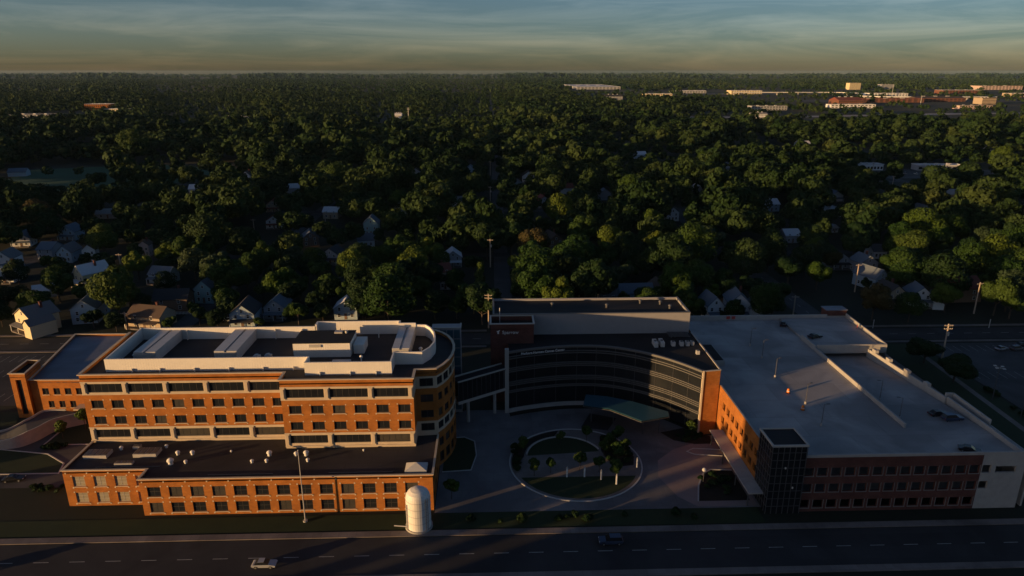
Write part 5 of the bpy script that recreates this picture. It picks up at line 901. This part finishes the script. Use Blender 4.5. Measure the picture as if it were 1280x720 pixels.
for x, y, k, sc, c, l in ((-186, 249, 1, .6, 'dark green', 'dark tree close on the left of the sunlit cream house'), (-179, 263, 4, .75, 'olive', 'olive tree directly behind the sunlit cream house'), (-150, 246, 6, .7, 'dark green', 'dark small tree before the pale blue house corner'), (-145, 264, 2, .8, 'olive', 'slim olive tree between the pale blue and dark brown houses'), (-162, 284, 0, .75, 'dark green', 'dark tree behind the pale blue house'), (-171, 276, 6, .7, 'olive', 'small olive tree by the thin utility pole'), (-197, 270, 1, .7, 'dark green', 'dark tree behind the left parking lot, left of the cream house'), (-208, 258, 0, .7, 'olive', 'olive tree at the left back edge of the parking lot'), (-216, 288, 5, .75, 'dark green', 'dark tree left of the low whitish-roofed shed'), (-142, 288, 3, .6, 'dark green', 'dark tree between brown house and crossarm pole'),
 (-111.5, 248, 6, .75, 'dark green', 'dark tree between the tan porch house and the blue gable'), (-106, 262, 1, .7, 'olive', 'olive tree behind left of the blue gable by the hospital'), (-74, 248, 6, .8, 'olive', 'olive small tree right of the grey gable behind the hospital'), (-68, 256, 0, .75, 'dark green', 'dark tree left of the bluish gable over the hospital screen'), (-234, 300, 1, .6, 'dark green', 'dark tree left of the nearer left-edge white gable'), (-212, 322, 6, .8, 'olive', 'olive tree before the left row of three houses')):
    tree(KINDS[k], x, y, sc, random.uniform(.9, 1.1), c, l, group='trees crowding the near houses'); placed.append((x, y, KINDS[k][2]*sc*.6))
for x, y, sc, l in ((143.5, 204.5, 1.0, 'farther of two dark round street trees right of the garage'), (143.8, 190.0, 1.0, 'nearer of two dark round street trees right of the garage')):
    tree(KINDS[4], x, y, sc, .72, 'dark green', l, 'street_tree', group='dark round trees east of the garage')
for x, y, sc, l in ((9.8, 142.2, 1.0, 'leftmost small plaza tree at the circle path'), (13.8, 143.2, .9, 'second small plaza tree from the left along the path'), (21.0, 144.4, 1.05, 'small plaza tree behind the second light pylon'), (25.6, 143.4, .9, 'small plaza tree behind the third light pylon'), (29.0, 140.0, 1.15, 'small plaza tree over the rightmost light pylon'), (30.8, 147.4, 1.2, 'tallest small plaza tree in the right planting bed'), (29.6, 153.4, 1.0, 'upper small plaza tree in the right planting bed'), (33.4, 151.4, .9, 'right small plaza tree in the planting bed'), (17.6, 156.6, .8, 'small plaza tree on the upper lawn'), (-9.5, 133.5, 1.1, 'small yellowish tree by the lower right corner of the annex'), (-110.5, 168.6, 1.3, 'small tree between side wing door and hospital corner'), (-113.5, 163.6, 1.1, 'small tree below the raised drive by the hospital corner'), (7.6, 152.5, 1.0, 'small plaza tree in the curved bed at the left of the circle'), (24.4, 157.6, 1.0, 'small plaza tree at the top right of the upper lawn'), (32.4, 156.2, 1.1, 'uppermost small tree of the right planting bed'), (27.9, 150.6, .9, 'small plaza tree on the left side of the right planting bed'), (52.6, 159.4, 1.0, 'small tree in the dark bed under the canopy end')):
    tree(SMALL, x, y, sc, 1, 'yellow green' if x < -5 else 'olive', l, 'small_tree', group='small ornamental trees')
bl = []
for i, (cx, cy, n, lab, rx, ry) in enumerate(((31.5, 152.5, 14, 'dark shrub in the planting bed on the right of the plaza circle', 2.8, 5.5), (51.5, 159.6, 12, 'dark shrub in the bed between canopy and brick end wall', 4.0, 2.6), (52.5, 137.5, 10, 'dark shrub on the kerb island by the globe lamp', 3.6, 4.5), (-104, 139.5, 9, 'dark shrub beside the sunlit white car', 3.6, 2.0), (6.5, 150, 8, 'dark shrub in the curved bed left of the plaza lawn', 1.2, 5.5), (-113, 158.6, 7, 'dark shrub on the verge under the raised drive', 2.5, 1.0), (150.0, 176, 10, 'dark shrub along the verge by the floodlight pole', 1.0, 9.0), (20, 125.6, 12, 'dark shrub in the lawn strip below the plaza', 26, .8))):
    for j in range(n):
        x, y = cx+random.uniform(-rx, rx), cy+random.uniform(-ry, ry)
        o = bpy.data.objects.new('shrub', BUSH); COL.objects.link(o); sc = random.uniform(.7, 1.35); o.location = (x, y, .0); o.scale = (sc, sc, sc*random.uniform(.7, 1.0)); o.rotation_euler = (0, 0, random.uniform(0, 6.28))
        tag(o, lab, 'shrub', lab.replace('dark shrub', 'dark shrubs'))
# west trees out of frame that shade the foot of the side wing
for x, y, l in ((-205, 118, 'broad tree west of the drive beyond the frame'), (-207, 131, 'second broad tree west of the drive beyond the frame'), (-204, 145, 'third broad tree west of the drive beyond the frame')):
    tree(KINDS[0], x, y, .8, .95, 'olive', l)
# scattered neighbourhood trees: jittered grid, clear of streets, lots, houses and the line of sight to each house
HP = [(h[0], h[1], max(h[5][0], h[5][1])*.62) for h in HOUSES]
CLEAR = [(proj(h[0], h[1]-h[5][1]*.4, h[5][2]*.85), h[5][0]*.5, (.95, 1.05) if h[1] > 295 else (.55, .8)) for h in HOUSES if h[1] < 700]
CLEAR += [(proj(x, y, h*k_), 1.2, (1.0, 1.0)) for x, y, h, *_ in POLES for k_ in (.45, .8)] + [(proj(f[2], f[3], f[6]*.6), f[4]*.3, (.7, .9)) for f in FAR if f[3] < 800] + [(proj(401, 634, 1), 36, (.7, .9)), (proj(-4.8, 277, 10), 2, (.9, .9))] + [(proj(b_[0], b_[1], KINDS[b_[2]][3]*b_[3]*.8), 3, (.4, .5)) for b_ in BIG]
def blocked(x, y, r):
    for sx, w, y0, y1 in STREETS_X:
        if abs(x-sx) < w/2+(r*.3 if sx == 5 and y < 330 else -r*.1 if sx == 5 else r*.12) and y0-4 < y < y1: return True
    for sy, w in STREETS_Y:
        if abs(y-sy) < w/2+.5: return True
    if y < 242 or (150 < x < 238 and y < 238) or (-232 < x < -136 and y < 241): return True
    if (-465 < x < -250 and 555 < y < 740 and not (x > -330+ (y-560)*.2 and y < 600)): return True
    if 500 < y < 565 and -.68 < x/y < -.44: return True
    if 345 < x < 505 and 560 < y < 682: return True
    for hx, hy, hr in HP:
        if (x-hx)**2+(y-hy)**2 < (hr+r*.22)**2: return True
    for px, py_, pr in placed:
        if (x-px)**2+(y-py_)**2 < (pr+r*.6)**2: return True
    return False
def hides(x, y, r, h):
    px, py_, d = proj(x, y, h*.6); rp = 853*r/d; hp = 853*h*.45/d
    for (hx, hy, hd), hw_, (ka, kb) in CLEAR:
        if d < hd and abs(px-hx) < rp*ka+853*hw_/hd*.15 and abs(py_-hy) < hp*kb: return True
    return False
cand = []
_G = rng.random((64, 64))
def vnoise(x, y, s):
    x, y = x/s+900, y/s+900; i, j = int(x), int(y); fx, fy = x-i, y-j; fx, fy = fx*fx*(3-2*fx), fy*fy*(3-2*fy); g = lambda a, b: _G[a % 64, b % 64]
    return (g(i, j)*(1-fx)+g(i+1, j)*fx)*(1-fy)+(g(i, j+1)*(1-fx)+g(i+1, j+1)*fx)*fy
def field(y0, y1, step, keep, xr):
    y = y0
    while y < y1:
        x = -xr*y-25
        while x < xr*y+25:
            if rng.random() < keep:
                cand.append((x+rng.uniform(-.42, .42)*step, y+rng.uniform(-.42, .42)*step))
            x += step
        y += step
field(243, 640, 11.2, .93, .80); n_near = len(cand)
mid = []
for x, y in cand:
    k = int(rng.integers(0, 7)); v_ = .6*vnoise(x, y, 70)+.4*vnoise(x+500, y, 28); sc = rng.choice([.75, .95, 1.15, 1.3, 1.45], p=[.16, .24, .28, .2, .12])*(.42+1.0*v_)*(1 if y < 330 else 1.1); R_ = KINDS[k][2]*sc
    if blocked(x, y, R_) or hides(x, y, R_, KINDS[k][3]*sc): continue
    mid.append((x, y, k, float(sc), float(rng.uniform(.88, 1.18))))
mid.sort(key=lambda t: t[1]-t[3]*22)
COLS = ['olive', 'dark green', 'olive', 'yellow green', 'dark green', 'grey green', 'rust']; CP = [.3, .24, .12, .14, .12, .06, .02]
LM = [(h[-1], h[0], h[1]) for h in HOUSES]+[('the straight street second pole', -.5, 326), ('the sign tower pole', -1, 242), ('the leaning pale pole', 193, 252), ('the columnar tree', -4.8, 277), ('the massive olive tree', 95, 309), ('the giant bright crown', 233, 352), ('the huge dark tree', -140, 337), ('the crossarm pole', -175, 316), ('the flat white roof', 223, 447), ('the lift head on the garage', 117, 240), ('the low whitish shed roof', -192, 287)]
used = {b_[-1] for b_ in BIG}; N_IND = 204
ORD = ['', 'second ', 'third ', 'fourth ', 'fifth ', 'sixth ', 'seventh ', 'eighth ', 'ninth ', 'tenth ', 'eleventh ', 'twelfth ']
for x, y, k, sc, sz in mid[:N_IND]:
    c = str(rng.choice(COLS, p=CP)); hh = 'tall' if sc*sz > 1.08 else 'mid-sized' if sc*sz > .8 else 'small'
    ph, lx, ly = min(LM, key=lambda m_: (m_[1]-x)**2+(m_[2]-y)**2); a = math.degrees(math.atan2(y-ly, x-lx)) % 360
    rel = ['right of', 'behind and right of', 'behind', 'behind and left of', 'left of', 'in front and left of', 'in front of', 'in front and right of'][int(((a+22.5) % 360)//45)]
    for o_ in ORD:
        l = f"{o_}{hh} {c} tree {rel} {ph}".strip()
        if l not in used: break
    used.add(l); tree(KINDS[k], x, y, sc, sz, c, l, group='neighbourhood trees')
for hx, hy, hrot, *_r in HOUSES:                                       # garden trees and hedges crowding round the nearer houses
    if hy > 300 or 'sunlit cream' in _r[-1]: continue
    w_, d_ = _r[2][0], _r[2][1]
    for j, (dx, dy, sz_, side) in enumerate(((-w_*.5-3.2, -d_*.5-2.5, .42, 'left front corner'), (w_*.5+3.0, -d_*.45-2.0, .5, 'right front corner'))):
        x, y = hx+dx+random.uniform(-1, 1), hy+dy+random.uniform(-1, 1)
        if y < 239.5 or any((x-h2[0])**2+(y-h2[1])**2 < (min(h2[5][:2])*.5+1.2)**2 for h2 in HOUSES): continue
        tree(KINDS[(j*3+int(abs(hx))) % 7], x, y, sz_*random.uniform(.85, 1.25), 1.0, ('dark green', 'olive')[j], f'small garden tree at the {side} of {_r[-1]}', 'garden_tree', group='garden trees by the near houses')
# everything farther: one wood nobody could count
far_q, far_t = [], []
T1 = [crown_quads(900, K_[2], K_[3]-3, 3, 1.5, 13, 400+i) for i, K_ in enumerate(KINDS)]
T2 = [crown_quads(210, K_[2], K_[3]-3, 2.5, 2.7, 9, 500+i) for i, K_ in enumerate(KINDS)]
T3 = [crown_quads(46, K_[2]*1.1, K_[3]-3, 2, 5.2, 8, 600+i) for i, K_ in enumerate(KINDS)]
T4 = [crown_quads(26, 12, 13, 1, 11, 8, 700+i) for i in range(4)]
def scatter(T, pts):
    for x, y, k, sc, sz in pts:
        q = T[k % len(T)].copy(); a = rng.uniform(0, 6.28); ca, sa = math.cos(a), math.sin(a)
        X = q[..., 0]*ca-q[..., 1]*sa; Y = q[..., 0]*sa+q[..., 1]*ca
        far_q.append(np.stack([X*sc+x, Y*sc+y, q[..., 2]*sc*sz], axis=-1)); far_t.append(np.full(len(q), min(1, max(0, .55*rng.random()+.55*vnoise(x-700, y, max(45, y*.06))-.05))))
scatter(T1, mid[N_IND:])
def ring(y0, y1, step, keep, xr, avoid=True):
    out = []; y = y0
    FB = [(f[2], f[3], f[4]*.5+6, f[5]*.5+6) for f in FAR]
    while y < y1:
        x = -xr*y-30
        while x < xr*y+30:
            if rng.random() < keep:
                px, py_ = x+rng.uniform(-.45, .45)*step, y+rng.uniform(-.45, .45)*step
                ok = not any(abs(px-f[0]) < f[2] and -f[3]-(420 if py_ > 2800 else 330 if py_ > 1000 else 0) < py_-f[1] < f[3] for f in FB)
                ok = ok and not any(abs(px-sx) < (w/2+4 if sx != 5 else 2.5) and a < py_ < b for sx, w, a, b in STREETS_X) and not any(abs(py_-sy) < w/2+2 for sy, w in STREETS_Y)
                for hx, hy, hr in HP:
                    if (px-hx)**2+(py_-hy)**2 < (hr+4)**2: ok = False
                if -465 < px < -250 and 640 <= py_ < 740: ok = False
                if 345 < px < 505 and 596 < py_ < 682: ok = False
                if px > 300 and 1270+.1*max(0, px-650) < py_ < 1520+.12*max(0, px-600) and rng.random() < .9: ok = False
                if 800 < px < 2400 and 1600 < py_ < 2450 and rng.random() < .88: ok = False
                if px > 300+.08*(py_-2450) and 2450 < py_ < 3700 and rng.random() < .8: ok = False
                if -1010 < px < -780 and 1340 < py_ < 1570: ok = False
                v_ = vnoise(px, py_, max(60, py_*.05)); ok = ok and rng.random() < (.35+1.1*v_ if py_ < 1000 else .7+.6*v_)
                if ok: out.append((px, py_, int(rng.integers(0, 7)), float(rng.choice([.6, .85, 1.1, 1.5 if py_ < 1250 else 1.0])*rng.uniform(.9, 1.1)*((.42+1.15*v_) if py_ < 1000 else (.75+.6*v_))), float(rng.uniform(.85, 1.15))))
            x += step
        y += step
    return out
scatter(T2, ring(640, 1250, 12.5, .95, .82)); scatter(T3, ring(1250, 3000, 20, .95, .82)); scatter(T4, ring(3000, 9000, 60, .95, .82)); scatter([q_*3 for q_ in T4], ring(9000, 19000, 260, .95, .82))
q = np.concatenate(far_q); tt = np.concatenate(far_t)
wood = bpy.data.objects.new('distant_woods', quads_mesh('distant_woods', q, 'leaf_mixed', tt)); COL.objects.link(wood)
tag(wood, 'wooded suburb stretching to the horizon', 'woods', kind='stuff')
print('far quads', len(q), 'individual', min(N_IND, len(mid)), 'mid y', mid[min(N_IND, len(mid))-1][1])
# ------------------------------------------------------------------ evening air
hz = bpy.data.materials.new('haze'); hz.use_nodes = True; t = hz.node_tree; t.nodes.remove(t.nodes['Principled BSDF'])
pv = t.nodes.new('ShaderNodeVolumePrincipled'); pv.inputs['Color'].default_value = (.45, .70, 1, 1); pv.inputs['Density'].default_value = .000010; pv.inputs['Anisotropy'].default_value = 0
t.links.new(pv.outputs[0], t.nodes['Material Output'].inputs['Volume']); M['haze'] = hz
tag(MB().box(-20500, -3500, -1.2, 20500, 20500, 105).build('haze', 'haze'), kind='stuff')
